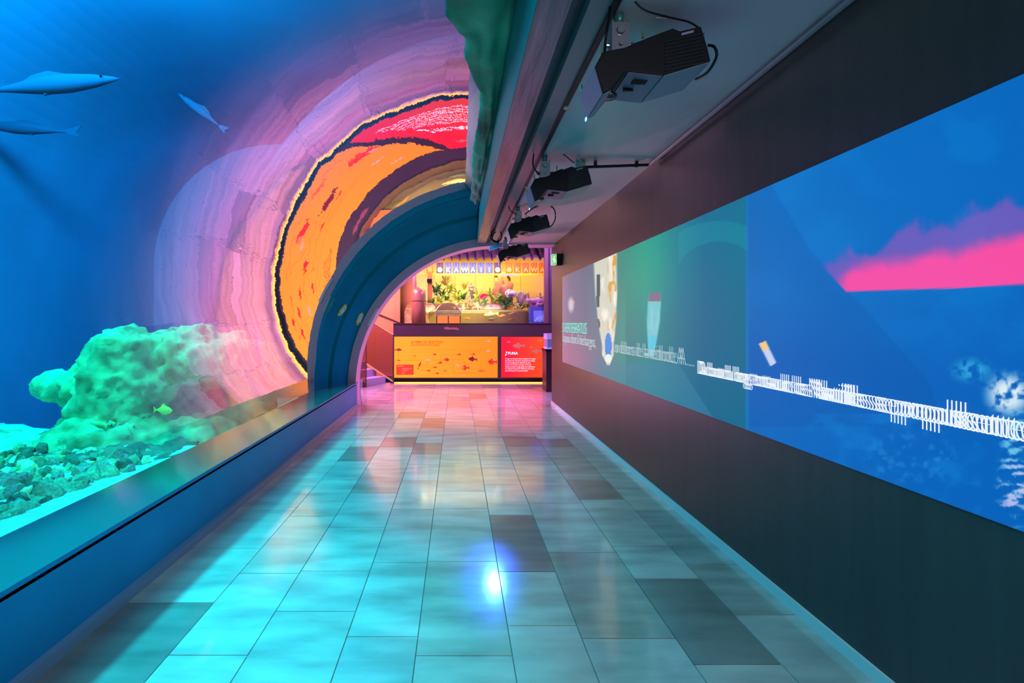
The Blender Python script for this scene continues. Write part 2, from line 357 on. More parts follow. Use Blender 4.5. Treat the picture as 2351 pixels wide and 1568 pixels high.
tag(MB().prism([q(*p) for p in((808,872),(812,885),(814,888),(815,900),(814,905),(812,910),(811,905),(810,912),(808,910),(806,903),(805,895),(806,886),(807,884))],7.978,7.988).build('fish_sticker',M_pinkst),'small pink fish shaped sticker low on the arch front beside the kerb','sticker')
tag(MB().prism([q(*p) for p in((843,747),(864,708),(870,708),(850,748))],7.978,7.986).build('paper_label',M_label),'slanting pale pink paper label stuck on the edge of the arch','label')

# ------------------------------------------------------------------ tank
sh=MB(); pr=[(-9.5,-3.2),(-9.5,3.2)]+[(-5.7-3.8*math.cos(k*PI/40),3.2+3.8*math.sin(k*PI/40)) for k in range(1,20)]+[(-5.7,7.0),(3.2,7.0),(3.2,-3.2)]; np_=len(pr)
sh.add([(x,y,z) for y in(-2.6,15) for x,z in pr],[(i,i+1,i+np_+1,i+np_) for i in range(np_-1)]+[(np_-1,0,np_,2*np_-1)])
for y in(-2.6,15): sh.add([(x,y,z) for x,z in pr],[tuple(range(np_))])
S('wall_tank',sh,M_tank)
S('ceiling_service',MB().box(-1.2,3.2,8.42,15,4.4,4.5),M_tankdark)
# sand bed, a plateau with an irregular edge
def sand():
    mb=MB(); n=46; m=60; vs=[]
    for i in range(n+1):
        for j in range(m+1):
            x=-8.5+(8.5-2.2)*i/n; y=-2.38+j/m*(10.68)
            lim=6.1+.5*noise.noise(Vector((x*.7,1,2)))+max(0,(x+4.3))*2.2
            z=.02+.05*noise.noise(Vector((x*1.2,y*1.2,0)))-max(0,y-lim)*2.2
            vs.append((x,y,max(z,-3.0)))
    k=m+1
    mb.add(vs,[(i*k+j,(i+1)*k+j,(i+1)*k+j+1,i*k+j+1) for i in range(n) for j in range(m)])
    o=mb.build('sand_bed',M_sand,smooth=True)
    s_=o.modifiers.new('solid','SOLIDIFY'); s_.thickness=.1; s_.offset=-1 
    tag(o,'bright turquoise lit sand covering the bottom of the tank','sand',kind='stuff')
sand()
def blob_rock(name,ells,m,label,vox=.035,disp=.16,seed=1):
    bm=bmesh.new()
    for (c,r,rot) in ells:
        bmesh.ops.create_icosphere(bm,subdivisions=4,radius=1,matrix=Matrix.Translation(c)@Matrix.Rotation(rot,4,'Y')@Matrix.Diagonal((*r,1)))
    me=bpy.data.meshes.new(name); bm.to_mesh(me); bm.free(); me.materials.append(m)
    o=bpy.data.objects.new(name,me); COL.objects.link(o)
    r=o.modifiers.new('remesh','REMESH'); r.mode='VOXEL'; r.voxel_size=vox; r.use_smooth_shade=True
    for k,(ns,st) in enumerate(((.75,disp),(.26,disp*.62),(.09,disp*.34))):
        t=bpy.data.textures.new('rk','CLOUDS'); t.noise_scale=ns; t.noise_depth=2
        d=o.modifiers.new('d','DISPLACE'); d.texture=t; d.strength=st*2; d.mid_level=.5; d.texture_coords='GLOBAL'
    return tag(o,label,'rock')
def R(x,y,D=5.6): return P(x,y,D)
blob_rock('rock_formation',[
 (R(200,1010,5.3),(.55,.4,.2),0),(R(90,1040,5.2),(.6,.35,.16),0),(R(250,960),(.35,.34,.35),0),
 (R(330,860),(.62,.50,.52),0),(R(300,905),(.60,.48,.55),0),(R(420,825),(.62,.46,.34),.05),(R(520,830,5.7),(.55,.42,.30),0),(R(585,850,5.9),(.34,.4,.32),0),
 (R(225,880),(.42,.34,.28),-.5),(R(160,893),(.30,.24,.17),-.25),(R(120,890),(.17,.16,.11),0),
 (R(605,842,6.6),(.33,.4,.34),0),(R(465,940,6.2),(.45,.2,.28),0),(R(330,980),(.42,.4,.5),0),(R(440,1000,5.5),(.75,.55,.26),0),(R(230,1035,5.2),(.7,.5,.22),0),(R(530,1000,6.0),(.40,.5,.38),0),(R(60,1040,5.4),(.8,.4,.20),0),
 (R(300,800),(.16,.4,.20),.4),(R(365,790),(.22,.4,.16),0),(R(575,915,6.1),(.24,.4,.30),0)],M_rock,'large green lit rock with snout shaped overhang and cave standing on the tank floor',disp=.17)
blob_rock('rock_shelf',[(R(80,1065,5.0),(.75,.30,.16),0),(R(170,1075,4.6),(.5,.25,.12),0),(R(330,1065,4.7),(.55,.28,.15),0)],M_boul,'low dark green rock shelf behind the rubble',disp=.12)
blob_rock('rock_overhang',[(Vector((.62+.07*math.sin(y*2.7)-(.22 if y<3.3 else 0),y,3.98+.12*math.sin(y*2.1))),(.36+.1*math.sin(y*3.3),.42,.42+.1*math.sin(y*1.3)),0) for y in [2.2+.5*k for k in range(12)]],mat('overhang_rock',(.02,.16,.08),.9,nz=(2,.6),bump=(6,.8)),'green rock overhang in the tank above the acrylic next to the steel beam',vox=.05,disp=.13)
rock('boulder',P(400,1062,4.9),(.27,.22,.2),4,M_boul,'dark green boulder on the sand against the kerb, nearer of two',amp=.5,ridge=.2)
rock('boulder',P(562,978,6.1),(.32,.32,.24),9,M_boulp,'pale rough boulder beside the kerb, farther of two',amp=.45,ridge=.2)
# rubble stones
protos=[]
for k in range(10):
    me=rock_mesh('rubble_stone',(1,.85,.62),k+20,sub=2,amp=.45); protos.append(me)
pm={}
rs=random.Random(11); spots=[]
while len(spots)<250:
    px=rs.uniform(-10,345); py=rs.uniform(1060,1235)
    if py>1228-px*.43 or py<1045-px*.05: continue
    D=(EYE-.03)*F/(py-VY); X=(px-VX)/F*D
    if X<-2.45: spots.append((X,D))
spots.sort(key=lambda s:-s[1])
for k,(X,D) in enumerate(spots):
    i=rs.randrange(10); j=rs.choices((0,1,2,3),(3,4,2,2))[0]
    if (i,j) not in pm:
        me=protos[i].copy(); me.materials.append(M_peb[j]); pm[(i,j)]=me
    o=bpy.data.objects.new('rubble_stone',pm[(i,j)]); COL.objects.link(o)
    s=rs.uniform(.042,.098); o.scale=(s,s,s); o.location=(X,D,.06+rs.uniform(0,.10)); o.rotation_euler=(rs.uniform(0,6),rs.uniform(0,6),rs.uniform(0,6))
    w_=('dark green','mid green','pale bright green','grey green')[j]; tag(o,w_+' angular stone lying in the rubble on the tank floor','stone',w_+' stones of the rubble on the tank floor')
tag(rock('rubble_bed',(-4.0,4.25,-.04),(.98,1.0,.16),3,M_peb[0],'fine green rubble between and under the stones on the tank floor','rubble',amp=.2),kind='stuff')
def fish(name,loc,L,rz,m,label,cat='fish',fat=.34,wid=.16,ry=0,group=None,fm=None,shark=False):
    e=empty(name,loc,label,cat,group,rz); e.rotation_euler.y=ry
    prof=[(-.5,.02),(-.44,.30),(-.3,.72),(-.12,1),(.05,.95),(.2,.62),(.34,.28),(.44,.16)]
    mb=MB(); n=14; vs=[]
    for t,r in prof:
        for k in range(n):
            a=2*PI*k/n; vs.append((t*L,math.cos(a)*r*wid*L*.5,math.sin(a)*r*fat*L*.5))
    m_=len(prof); mb.add(vs,[(i*n+k,i*n+(k+1)%n,(i+1)*n+(k+1)%n,(i+1)*n+k) for i in range(m_-1) for k in range(n)]+[tuple(range(n)),tuple(range((m_-1)*n,m_*n))])
    mb.build('body',m,e,smooth=True); fm=fm or m
    h=fat*L*.5
    MB().prism([(.41*L,.02*L),(.60*L,h*(1.3 if shark else .75)),(.55*L,0),(.60*L,-h*.75),(.41*L,-.02*L)],-.004*L-.001,.004*L+.001).build('tail_fin',fm,e)
    MB().prism([(-.15*L,h*.9),(.0*L,h*1.55),(.12*L,h*1.2),(.2*L,h*.6)],-.004*L-.001,.004*L+.001).build('dorsal_fin',fm,e)
    for s in(-1,1):
        MB().prism([(-.14*L,-h*.3),(.08*L,-h*.75-.04*L),(.06*L,-h*.2)],-.003*L,.003*L,M=Matrix.Translation((0,s*wid*L*.42,0))@Matrix.Rotation(s*-.6,4,'X')).build('pectoral_fin',fm,e)
        MB().lathe([(0,-.012*L),(.012*L,0),(0,.012*L)],(-.37*L,s*wid*L*.30,h*.2),8).build('eye',M_black,e)
    return e
fish('reef_fish',P(376,942,4.9),.22,PI*.92,mat('lime_fish',(.45,.75,.04),.5),'lime yellow fish swimming in front of the big rock',fat=.42)
fish('reef_fish',P(26,1205,3.3),.17,.2,mat('blue_fish',(.08,.35,.95),.4),'slim blue fish over the rubble at the left edge',fat=.22,ry=-.9)
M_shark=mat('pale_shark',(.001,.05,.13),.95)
fish('shark',P(120,195,7.6),1.9,PI+.35,M_shark,'faint pale shark gliding high in the blue water at upper left','shark',fat=.15,wid=.14,ry=.28,shark=True)
fish('shark',P(460,255,9.5),1.0,.25,M_shark,'small faint shark far off in the blue water left of the tunnel arch','shark',fat=.16,wid=.14,ry=.65,shark=True)
fish('shark',P(60,295,9.0),1.6,.1,M_shark,'faint pale shark below the larger one at the left edge','shark',fat=.14,wid=.13,ry=.05,shark=True)

# ------------------------------------------------------------------ screen
def vnoise(x,y,seed=0):
    rg_=np.random.RandomState(seed); T=rg_.rand(257,257)
    xi=np.floor(x).astype(int); yi=np.floor(y).astype(int); fx=x-xi; fy=y-yi
    fx=fx*fx*(3-2*fx); fy=fy*fy*(3-2*fy); g_=lambda a,b:T[a%257,b%257]
    return (g_(xi,yi)*(1-fx)+g_(xi+1,yi)*fx)*(1-fy)+(g_(xi,yi+1)*(1-fx)+g_(xi+1,yi+1)*fx)*fy
def fb(x,y,seed=0,o=4):
    s=0;a=.5
    for k in range(o): s=s+a*vnoise(x*2**k,y*2**k,seed+k); a*=.5
    return s/.9375
def sm(a,b,x): t=np.clip((x-a)/(b-a),0,1); return t*t*(3-2*t)
def screen_cols(x,y):
    def L_(r,g,b): return np.array([r,g,b],float)
    c=np.zeros(x.shape+(3,))
    keys=[(1285,(172,132,156)),(1310,(122,116,148)),(1345,(98,112,140)),(1400,(70,130,140)),(1440,(25,150,132)),(1485,(0,164,142)),(1515,(0,156,146)),(1560,(0,132,150)),(1620,(0,112,150)),(1712,(0,116,150)),(1722,(0,118,196)),(1790,(0,120,205)),(1900,(0,112,198)),(2351,(0,104,194)),(2700,(0,95,190))]
    kx=[k[0] for k in keys]
    for i in range(3): c[...,i]=np.interp(x,kx,[k[1][i] for k in keys])
    def mix(m,col): 
        nonlocal c
        m=np.clip(m,0,1)[...,None]; c=c*(1-m)+np.array(col,float)*m
    Dv=1804/(x-VX); z=EYE-(y-VY)/F*Dv    # world height on the screen
    mix(sm(1.5,.9,z)*sm(1420,1290,x)*.55,(205,120,150))
    mix(sm(1.9,1.2,z)*(x>1440)*(x<1718)*.35,(0,90,130))
    # arcs in the teal field
    r=np.hypot((x-1655)/110,(y-640)/95); mix((np.abs(r-1.15)<.25)*(y<610)*(x<1720)*.35*(x>1560),(0,160,175))
    # lighter lower veil
    edge=np.where(x<1560,830,830+(x-1560)*1.55); low=(y>edge)&(x<1640)&(x>1400); mix(sm(0,6,y-edge)*(x<1655)*(x>1300)*.5*(sm(1300,1450,x)),(66,132,165))
    # blue field variation
    n=fb(x/160,y/110,5); b=(x>1722)
    mix(b*sm(.45,.7,n)*.35,(0,130,215)); mix(b*sm(1.55,1.15,z)*.45,(0,86,182)); 
    mt=np.interp(x,[1722,1870,1990,2140,2180,2700],[330,575,700,870,1000,1300]); mix(b*sm(0,10,y-mt)*.30*(y<980),(0,82,172))
    mix(b*(y>950)*sm(.5,.75,fb(x/90,y/60,9))*.5,(10,130,215))
    # pink cloud
    base=np.interp(x,[1880,1950,2050,2200,2351,2700],[600,672,668,664,655,640]); top=np.interp(x,[1850,1880,1900,1960,2010,2040,2090,2150,2200,2240,2280,2330,2400,2700],[640,600,585,575,590,560,515,520,500,475,480,455,450,380])
    nn=fb(x/38,y/55,21)*70-35; mid=np.interp(x,[1880,1960,2351,2700],[665,620,545,480])+nn*.4
    inside=sm(0,5,base-y)*sm(1872,1915,x+ (y-620)*-.3); up=sm(-12,22,y-(top+nn)); pk=sm(-25,25,y-mid)
    mix(inside*up*.62,(170,85,190)); mix(inside*pk*sm(1900,1960,x)*.97,(255,78,170)); mix(inside*pk*sm(2150,2351,x)*.6,(255,74,160))
    # tall white creature
    cx=1392+ (y-600)*.03; hw=np.interp(y,[560,600,660,740,790,815,836],[30,28,27,22,14,14,4]); dd=np.abs(x-cx)/hw
    wn=fb(x/9,y/38,31); m=sm(1.05,.85,dd)*(y<838); mix(m,(208,214,196)); mix(m*sm(.5,.75,wn)*.8,(250,248,232)); mix(m*(x>1397)*sm(.55,.7,fb(x/6,y/22,35))*(y<760),(222,165,70)); mix(m*(np.abs(x-1377-(y-600)*-.02)<4)*(y>630)*(y<705),(20,90,100))
    mix(m*(np.hypot((x-1375)/5,(y-745)/14)<1),(40,80,85))
    mix((np.hypot((x-1399)/8,(y-794)/30)<1)*1.,(25,140,225)); mix((np.hypot((x-1399)/8,(y-823)/10)<1)*1.,(230,245,235))
    # second plume
    cx2=1506-(y-690)*.06; hw2=np.interp(y,[668,690,740,812],[12,16,16,7]); m=sm(1.1,.8,np.abs(x-cx2)/hw2)*(y>672)*(y<818); mix(m*(.65+.35*fb(x/5,y/30,41)),(140,215,225)); mix(m*(y<692),(130,115,140)); mix(m*(y>770)*.6,(60,200,235))
    # soft spot, streak
    mix(sm(1.1,.3,np.hypot((x-1313)/9,(y-700)/22)),(205,200,215)); mix(sm(.8,.1,np.hypot((x-1318)/5,(y-694)/8)),(235,170,160))
    u=(x-1752)*.45+(y-793)*.89; v=(x-1752)*.89-(y-793)*.45; m=sm(10,6,np.abs(v-6))*(u>-5)*(u<52); mix(m*.9,(225,225,250)); mix(m*(u<14)*.9,(255,205,120))
    # splash at the near end
    nz=fb(x/13,y/13,51); nz2=fb(x/26,y/8,61)
    mix(sm(1.2,.2,np.hypot((x-2240)/55,(y-850)/32))*sm(.35,.6,nz)*.8,(60,180,230))
    mix(sm(1.2,.3,np.hypot((x-2325)/60,(y-905)/55))*sm(.3,.6,nz),(225,240,250))
    mix(sm(1.2,.5,np.hypot((x-2345)/45,(y-1060)/150))*sm(.5,.68,nz2)*.9,(120,205,240))
    mix(sm(1.2,.5,np.hypot((x-2345)/50,(y-1130)/80))*sm(.56,.7,nz2)*.8,(200,190,240))
    mix(sm(1.2,.5,np.hypot((x-2100)/120,(y-1050)/70))*sm(.5,.75,nz)*.25,(80,180,235))
    c=c/255; return np.where(c<=.04045,c/12.92,((c+.055)/1.055)**2.4)
def video_mat(name,es):
    m=bpy.data.materials.new(name); m.use_nodes=True; nt=m.node_tree; b=nt.nodes['Principled BSDF']
    a=nt.nodes.new('ShaderNodeAttribute'); a.attribute_name='video'
    b.inputs['Base Color'].default_value=(.012,.012,.012,1); b.inputs['Roughness'].default_value=.6; b.inputs['Specular IOR Level'].default_value=.15
    nt.links.new(a.outputs['Color'],b.inputs['Emission Color']); b.inputs['Emission Strength'].default_value=es; return m
ZS0,ZS1=.80,2.117
scr=empty('projection_screen',(XR-.012,3.5,ZS0),'long glowing projected underwater picture with pink cloud on the right wall','screen')
px=np.concatenate([np.arange(1293,1560,1.6),np.arange(1560,2351,3.0),np.array([2360,2400,2450,2520,2600,2800,3100,3600])]); Y=1804/(px-VX); nzv=260
Z=np.linspace(ZS0,ZS1,nzv); YY,ZZ=np.meshgrid(Y,Z,indexing='ij'); PX,_=np.meshgrid(px,Z,indexing='ij'); PY=VY-(ZZ-EYE)*F/YY
me=bpy.data.meshes.new('picture'); nx=len(px)
vs=np.stack([np.full(YY.shape,0.0),YY-3.5,ZZ-ZS0],-1).reshape(-1,3)
ii=(np.arange(nx-1)[:,None]*nzv+np.arange(nzv-1)[None,:]).ravel()
me.from_pydata(vs.tolist(),[],np.stack([ii,ii+1,ii+nzv+1,ii+nzv],-1).tolist())
at=me.attributes.new('video','FLOAT_COLOR','POINT'); cc=np.ones((nx*nzv,4)); cc[:,:3]=screen_cols(PX,PY).reshape(-1,3); at.data.foreach_set('color',cc.ravel())
me.materials.append(video_mat('video',.95)); o=bpy.data.objects.new('picture',me); COL.objects.link(o); o.parent=scr
MB().box(0.0015,.0115,Y.min()-3.5-.01,Y.max()-3.5,-.0,ZS1-ZS0).build('backing',M_black,scr)
def wall_text(body,y,z,size,m,sx=1,reps=((0,0),),name='caption',bold=0):
    mb=MB()
    for dy,dz in reps:
        M=Matrix(((0,0,-1,-.004),(-sx,0,0,y+dy-3.5),(0,1,0,z+dz-ZS0),(0,0,0,1)))
        text_mb(body,size,mb,M,ext=.0008,bold=bold)
    return mb.build(name,m,scr)
M_txt=mat('video_text',(.1,.1,.1),.6,es=.95,ec=(.80,.86,.93)); M_txt2=mat('video_text_soft',(.1,.1,.1),.6,es=.75,ec=(.50,.66,.70)); M_txt3=mat('video_title',(.05,.1,.1),.6,es=.85,ec=lin(95,225,200))
wall_text('S VERTEBRATUS',7.40,1.262,.21,M_txt3,.92,((0.03,0),(-.03,.0)),bold=-.003)
wall_text('la peau dont il déchargea, ',7.38,1.115,.20,M_txt2,.85,((0.03,0),(-.03,0)),bold=-.004)
wall_text('en dehors de la méthode A ...',4.95,1.098,.19,M_txt2,.72,((0,0),(.028,.0),(-.028,0)),bold=-.005)
wall_text('Du bout du long tentacule les Nautilles se propulsent et se glissent',3.22,1.058,.135,M_txt,.62,tuple((.014*k,0) for k in (-2,-1,0,1,2)),bold=-.0032)

# ------------------------------------------------------------------ exit sign
e=empty('exit_sign',(XR,7.55,2.40),'small green exit sign sticking out of the right wall','sign')
MB().box(-.085,0,-.06,.06,-.09,.09).build('housing',M_black,e,bevel=.008)
MB().box(-.155,-.0855,-.062,.062,-.085,.085).build('panel',mat('exit_green',(.12,.5,.2),.4,es=.8,ec=(.25,.62,.30)),e,bevel=.006)
mb=MB(); 
for pts in ([(-.15,.0),(-.13,.03),(-.11,0),(-.13,-.01)],[(-.14,-.01),(-.13,-.06),(-.12,-.06),(-.125,-.01)],[(-.12,-.01),(-.10,-.05),(-.092,-.045),(-.11,0)],[(-.135,.035),(-.128,.055),(-.118,.055),(-.112,.035)]): mb.prism(pts,-.066,-.0625)
mb.build('running_figure',mat('exit_white',(.8,.9,.7),.5,es=1,ec=(.85,.9,.6)),e)

# ------------------------------------------------------------------ projectors
prof=[(.609,2.535),(.575,2.473),(.609,2.358),(.642,2.376),(.700,2.449),(.722,2.452),(.86,2.435),(1.058,2.495),(1.045,2.55),(1.018,2.64),(.93,2.62),(.90,2.632),(.80,2.595),(.70,2.552)]
PXC,PZC=.70,2.70
def lp(x,z): return (x-PXC,z-PZC)
def make_projector(label):
    e=empty('projector',(PXC,2.0,PZC),label,'projector','projectors hanging from the ceiling track')
    pr=[lp(*p) for p in prof]
    body=MB().prism(pr,0,.25).build('body',M_black,e,bevel=.004)
    # underside covers and side cheek, paler colour standing for light from below
    def cover(name,a,b,m,y0=.004,y1=.246,t=.004):
        a=Vector(lp(*a)); b=Vector(lp(*b)); d=(b-a).normalized(); n=Vector((d.y,-d.x))
        if n.y>0: n=-n
        return MB().prism([tuple(a+n*.0008),tuple(b+n*.0008),tuple(b+n*t),tuple(a+n*t)],y0,y1).build(name,m,e)
    c=cover('underside_panel',(.715,2.452),(.857,2.436),M_lav)
    mb=MB()
    for i in range(7):
        for j in range(4): mb.box(.752-PXC+i*.009,.758-PXC+i*.009,.045+j*.009,.051+j*.009,2.4375-PZC-.004,2.4375-PZC-.0005+.006)
    mb.build('vent_grid',M_black,c)
    MB().box(.735-PXC,.78-PXC,.125,.131,-.27,-.2535).build('latch',M_black,c)
    cover('rear_underside',(.863,2.437),(1.056,2.4945),mat('projector_shell',(.16,.20,.23),.45) if 'projector_shell' not in bpy.data.materials else bpy.data.materials['projector_shell'])
    cover('lens_shelf',(.611,2.359),(.640,2.375),bpy.data.materials['projector_shell'])
    a=Vector(lp(.575,2.473)); b=Vector(lp(.609,2.358))
    MB().prism([(a.x-.0045,a.y),(b.x-.0045,b.y-.001),(b.x-.0005,b.y-.001),(a.x-.0005,a.y)],.004,.246).build('side_cheek',M_lav,e)
    MB().box(.600-PXC,.604-PXC,.235,.252,2.356-PZC-.008,2.362-PZC).build('status_light',M_led,e)
    MB().lathe([(0,-.012),(.03,-.010),(.034,0),(.03,.006),(0,.008)],(.672-PXC,.12,2.405-PZC),16).build('lens',M_blackgloss,e,smooth=True)
    # grille on the near face: slats and a plate
    g_=MB()
    for k in range(9):
        f=k/8; z0=2.60-.015*k; g_.prism([lp(.865,z0-.03),lp(1.03,z0+.005),lp(1.03,z0+.010),lp(.865,z0-.025)],-.004,-.0005)
    g_.build('grille',M_blackgloss,e)
    MB().prism([lp(.935,2.600),lp(.985,2.613),lp(.985,2.622),lp(.935,2.609)],-.003,-.0005).build('rating_label',mat('rating_label',(.30,.27,.45),.5) if 'rating_label' not in bpy.data.materials else bpy.data.materials['rating_label'],e)
    # mount: plate on top, tilting bracket, pole
    mt=MB().prism([lp(.66,2.556),lp(.84,2.625),lp(.838,2.633),(lp(.655,2.563))],.06,.19).build('mount_plate',M_black,e)
    br=MB(); br.box(-.038,-.032,.05,.11,-.13,.0); br.box(.032,.038,.05,.11,-.13,0); br.box(-.038,.038,.05,.055,-.14,-.01)
    b_=br.build('bracket',M_metal,e)
    MB().lathe([(0,.006),(.016,.006),(.018,0),(0,0)],(0,0,0),16).build('bolt',M_metal,b_)
    k_=b_.children[0]; k_.rotation_euler.x=PI/2; k_.location=(0,.046,-.045)
    k2=k_.copy(); COL.objects.link(k2); k2.parent=b_; k2.scale=(.5,.5,1); k2.location=(0,.046,-.105)
    for s in(-1,1):
        kn=MB().tube([(s*.038,.08,-.095),(s*.062,.08,-.095)],.009,10); kn.tube([(s*.055,.08,-.095),(s*.064,.08,-.095)],.014,10); kn.build('knob',M_metal,b_)
    MB().tube([(0,.08,-.01),(0,.08,.05)],.022,14).build('pole',mat('teal_pole',(.06,.22,.24),.35,metal=.4) if 'teal_pole' not in bpy.data.materials else bpy.data.materials['teal_pole'],e,smooth=True)
    for (x,z,y) in ((.607,2.545,.02),(.79,2.625,.04),(.58,2.49,.24)):
        MB().tube([(*[x-PXC],y,z-PZC-.01),(x-PXC,y,z-PZC+.022)],.005,8).build('screw',M_gold,e)
    return e
def copy_tree(o,parent=None):
    c=o.copy(); COL.objects.link(c)
    if parent: c.parent=parent
    for ch in o.children: copy_tree(ch,c)
    return c
plabels=['black ceiling projector nearest the camera, hanging from the track','second black projector from the camera, beside the junction box','third black projector from the camera, with looped cable','black projector farthest down the corridor, in front of the tiled roof']
p0=make_projector(plabels[0]); pys=[2.0,3.76,5.45,7.2]
for k in range(1,4):
    c=copy_tree(p0); c.location.y=pys[k]; c['label']=plabels[k]
    if k==3: c.location.z=2.66; c.location.x=.735
def cable(pts,r,label,name='cable',m=M_black):
    # smooth curve through points
    pts=[Vector(p) for p in pts]; out=[]
    for i in range(len(pts)-1):
        p0_,p1,p2,p3=pts[max(i-1,0)],pts[i],pts[i+1],pts[min(i+2,len(pts)-1)]
        for k in range(8):
            t=k/8; out.append(.5*((2*p1)+(p2-p0_)*t+(2*p0_-5*p1+4*p2-p3)*t*t+(3*p1-p0_-3*p2+p3)*t**3))
    out.append(pts[-1]); return tag(MB().tube(out,r,6).build(name,m,smooth=True),label,'cable')
cable([P(1398,-30,2.05),P(1400,20,2.02),P(1392,80,2.0),P(1388,118,2.04)],.006,'black power cable running down into the nearest projector')
cable([P(1440,-20,2.0),P(1475,20,2.0),P(1530,38,2.02),P(1580,50,2.04),P(1604,64,2.06)],.004,'thin black cable sloping to the top right of the nearest projector')
cable([P(1445,0,2.1),P(1478,30,2.1),P(1520,42,2.1),P(1535,33,2.1)],.0022,'steel safety wire with clip above the nearest projector','safety_wire',M_metal)
tag(MB().tube([P(1515,38,2.1),P(1520,30,2.1),P(1533,28,2.1),P(1537,36,2.1),P(1530,43,2.1),P(1517,41,2.1),P(1515,38,2.1)],.0025,6).build('carabiner',M_metal),'steel carabiner on the wires above the nearest projector','carabiner')
cable([P(1626,104,2.02),P(1640,108,2.0),P(1645,130,2.0),P(1625,165,2.05),P(1598,182,2.15)],.006,'thick black cable curving round the right end of the nearest projector')
cable([P(1226,348,3.8),P(1224,380,3.78),P(1238,402,3.8)],.006,'black cable with plug beside the second projector bracket')
cable([P(1262,335,3.78),P(1290,352,3.8),P(1318,374,3.8)],.004,'thin wire sloping to the top of the second projector')
cable([P(1264,330,3.85),P(1300,350,3.85),P(1325,360,3.85),P(1338,378,3.85)],.003,'steel safety wire above the second projector','safety_wire',M_metal)
tag(MB().tube([P(1294,347,3.85),P(1298,344,3.85),P(1310,352,3.85),P(1309,356,3.85),P(1300,354,3.85),P(1294,347,3.85)],.003,6).build('carabiner',M_metal),'steel carabiner on the safety wire of the second projector','carabiner')
cable([P(1205,492,5.5),P(1230,475,5.5),P(1258,472,5.5),P(1273,482,5.5),P(1274,505,5.5),P(1262,522,5.5),P(1250,525,5.5)],.007,'black cable making a wide loop right of the third projector')
cable([P(1178,462,5.45),P(1168,470,5.45),P(1172,484,5.45),P(1186,492,5.45)],.006,'black cable looping left of the third projector bracket')
cable([P(1150,528,7.0),P(1132,530,7.0),P(1127,548,7.0),P(1140,556,7.0),P(1152,545,7.0),P(1146,530,7.0),P(1134,536,7.0),P(1131,550,7.0),P(1146,556,7.0)],.010,'coil of black cable beside the farthest projector')
sh_=empty('spotlight',P(1143,568,7.15),'small blue lit spotlight hanging left of the farthest projector','spotlight')
MB().prism([(-.13,-.05),(-.13,.0),(.06,.06),(.06,.01)],-.05,.05).build('housing',mat('blue_housing',(.12,.35,.65),.4),sh_,bevel=.004)
MB().tube([(.0,0,.03),(.0,0,.12)],.008).build('stem',M_black,sh_)
# track and conduit
tr=empty('lighting_track',(.655,2.8,ZC),'long black ceiling track that the projectors hang from','track')
MB().box(-.011,.018,-5.2,5.1,-.022,-.001).build('rail',M_black,tr)
for y in (.2,1.9,3.6): MB().box(-.006,.013,y-2.8+1,y-2.8+1.03,-.034,-.0225).build('clip',M_gold,tr)
cn=empty('conduit',(1.1,3.96,ZC),'black conduit crossing the ceiling to the right wall','conduit')
MB().tube([(-.04,0,-.05),(.50,0,-.03)],.012,8).build('pipe',M_black,cn)
for x in(.04,.38): MB().box(x-.012,x+.012,-.01,.01,-.05,-.001).build('clamp',M_black,cn)
jb=tag(centre(MB().box(.98,1.06,3.96,4.04,ZC-.055,ZC-.001).build('junction_box',mat('teal_box',(.10,.42,.36),.4),bevel=.006)),'small teal box on the ceiling above the second projector','junction box')

# ------------------------------------------------------------------ end room
S('wall_room_left',MB().box(-3.35,-3.25,8.42,15,0,4.0),M_amber)
S('wall_room_right',MB().box(5.2,5.3,YE,15,0,4.0),M_col)
S('wall_room_front',MB().box(XR+.23,5.2,8.3,8.42,0,4.0),M_col)
S('ceiling_room',MB().box(-3.35,5.2,8.42,15,4.0,4.1),M_ceil2)
S('wall_room_back',MB().box(-3.25,5.2,13.0,13.1,0,4.0),M_amber)
# counter under the display
ct=empty('display_counter',(.35,YB,0),'dark counter carrying two fish posters below the koi display','counter')
xa,xb=(903-VX)/F*YB,2.9
MB().box(xa-.35,xb-.35,.0,.5,.10,1.385).build('body',M_dark,ct)
MB().box(xa-.35+.04,xb-.35,.04,.45,.0,.10).build('plinth',M_black,ct)
MB().box(xa-.35,xb-.35,.015,.035,.001,.026).build('light_strip',M_or,ct)
MB().box(xa-.35,xb-.35,-.02,.5,1.386,1.40).build('ledge',M_brown,ct)
MB().prism([((1018+x-VX)/F*YB-.35,EYE-(753+y-VY)/F*YB) for x,y in((0,0),(8,-3),(14,-1),(30,-1),(36,2),(34,5),(20,3),(10,4),(4,3))],-.004,-.001).build('fish_logo',mat('logo_brown',(.30,.12,.07),.5),ct)
def poster(x0,x1,z0,z1,label,colA,colB,es):
    m=bpy.data.materials.new('poster_print'); m.use_nodes=True; nt=m.node_tree; b=nt.nodes['Principled BSDF']; N=nt.nodes; L=nt.links
    tc=N.new('ShaderNodeTexCoord'); sp=N.new('ShaderNodeSeparateXYZ'); L.new(tc.outputs['Generated'],sp.inputs[0])
    cr=N.new('ShaderNodeValToRGB'); cr.color_ramp.elements[0].color=(*colA,1); cr.color_ramp.elements[1].color=(*colB,1); cr.color_ramp.elements[0].position=.15
    L.new(sp.outputs[0],cr.inputs[0]); b.inputs['Base Color'].default_value=(colA[0]*.12,colA[1]*.12,0,1); L.new(cr.outputs[0],b.inputs['Emission Color']); b.inputs['Emission Strength'].default_value=es; b.inputs['Roughness'].default_value=.5
    e=empty('poster',((x0+x1)/2,YB-.012,z0),label,'poster')
    MB().box(x0-(x0+x1)/2,x1-(x0+x1)/2,-.012,.011,0,z1-z0).build('panel',m,e); return e
YP=YB-.024
w2=lambda x,y:((x-VX)/F*YP,EYE-(y-VY)/F*YP)
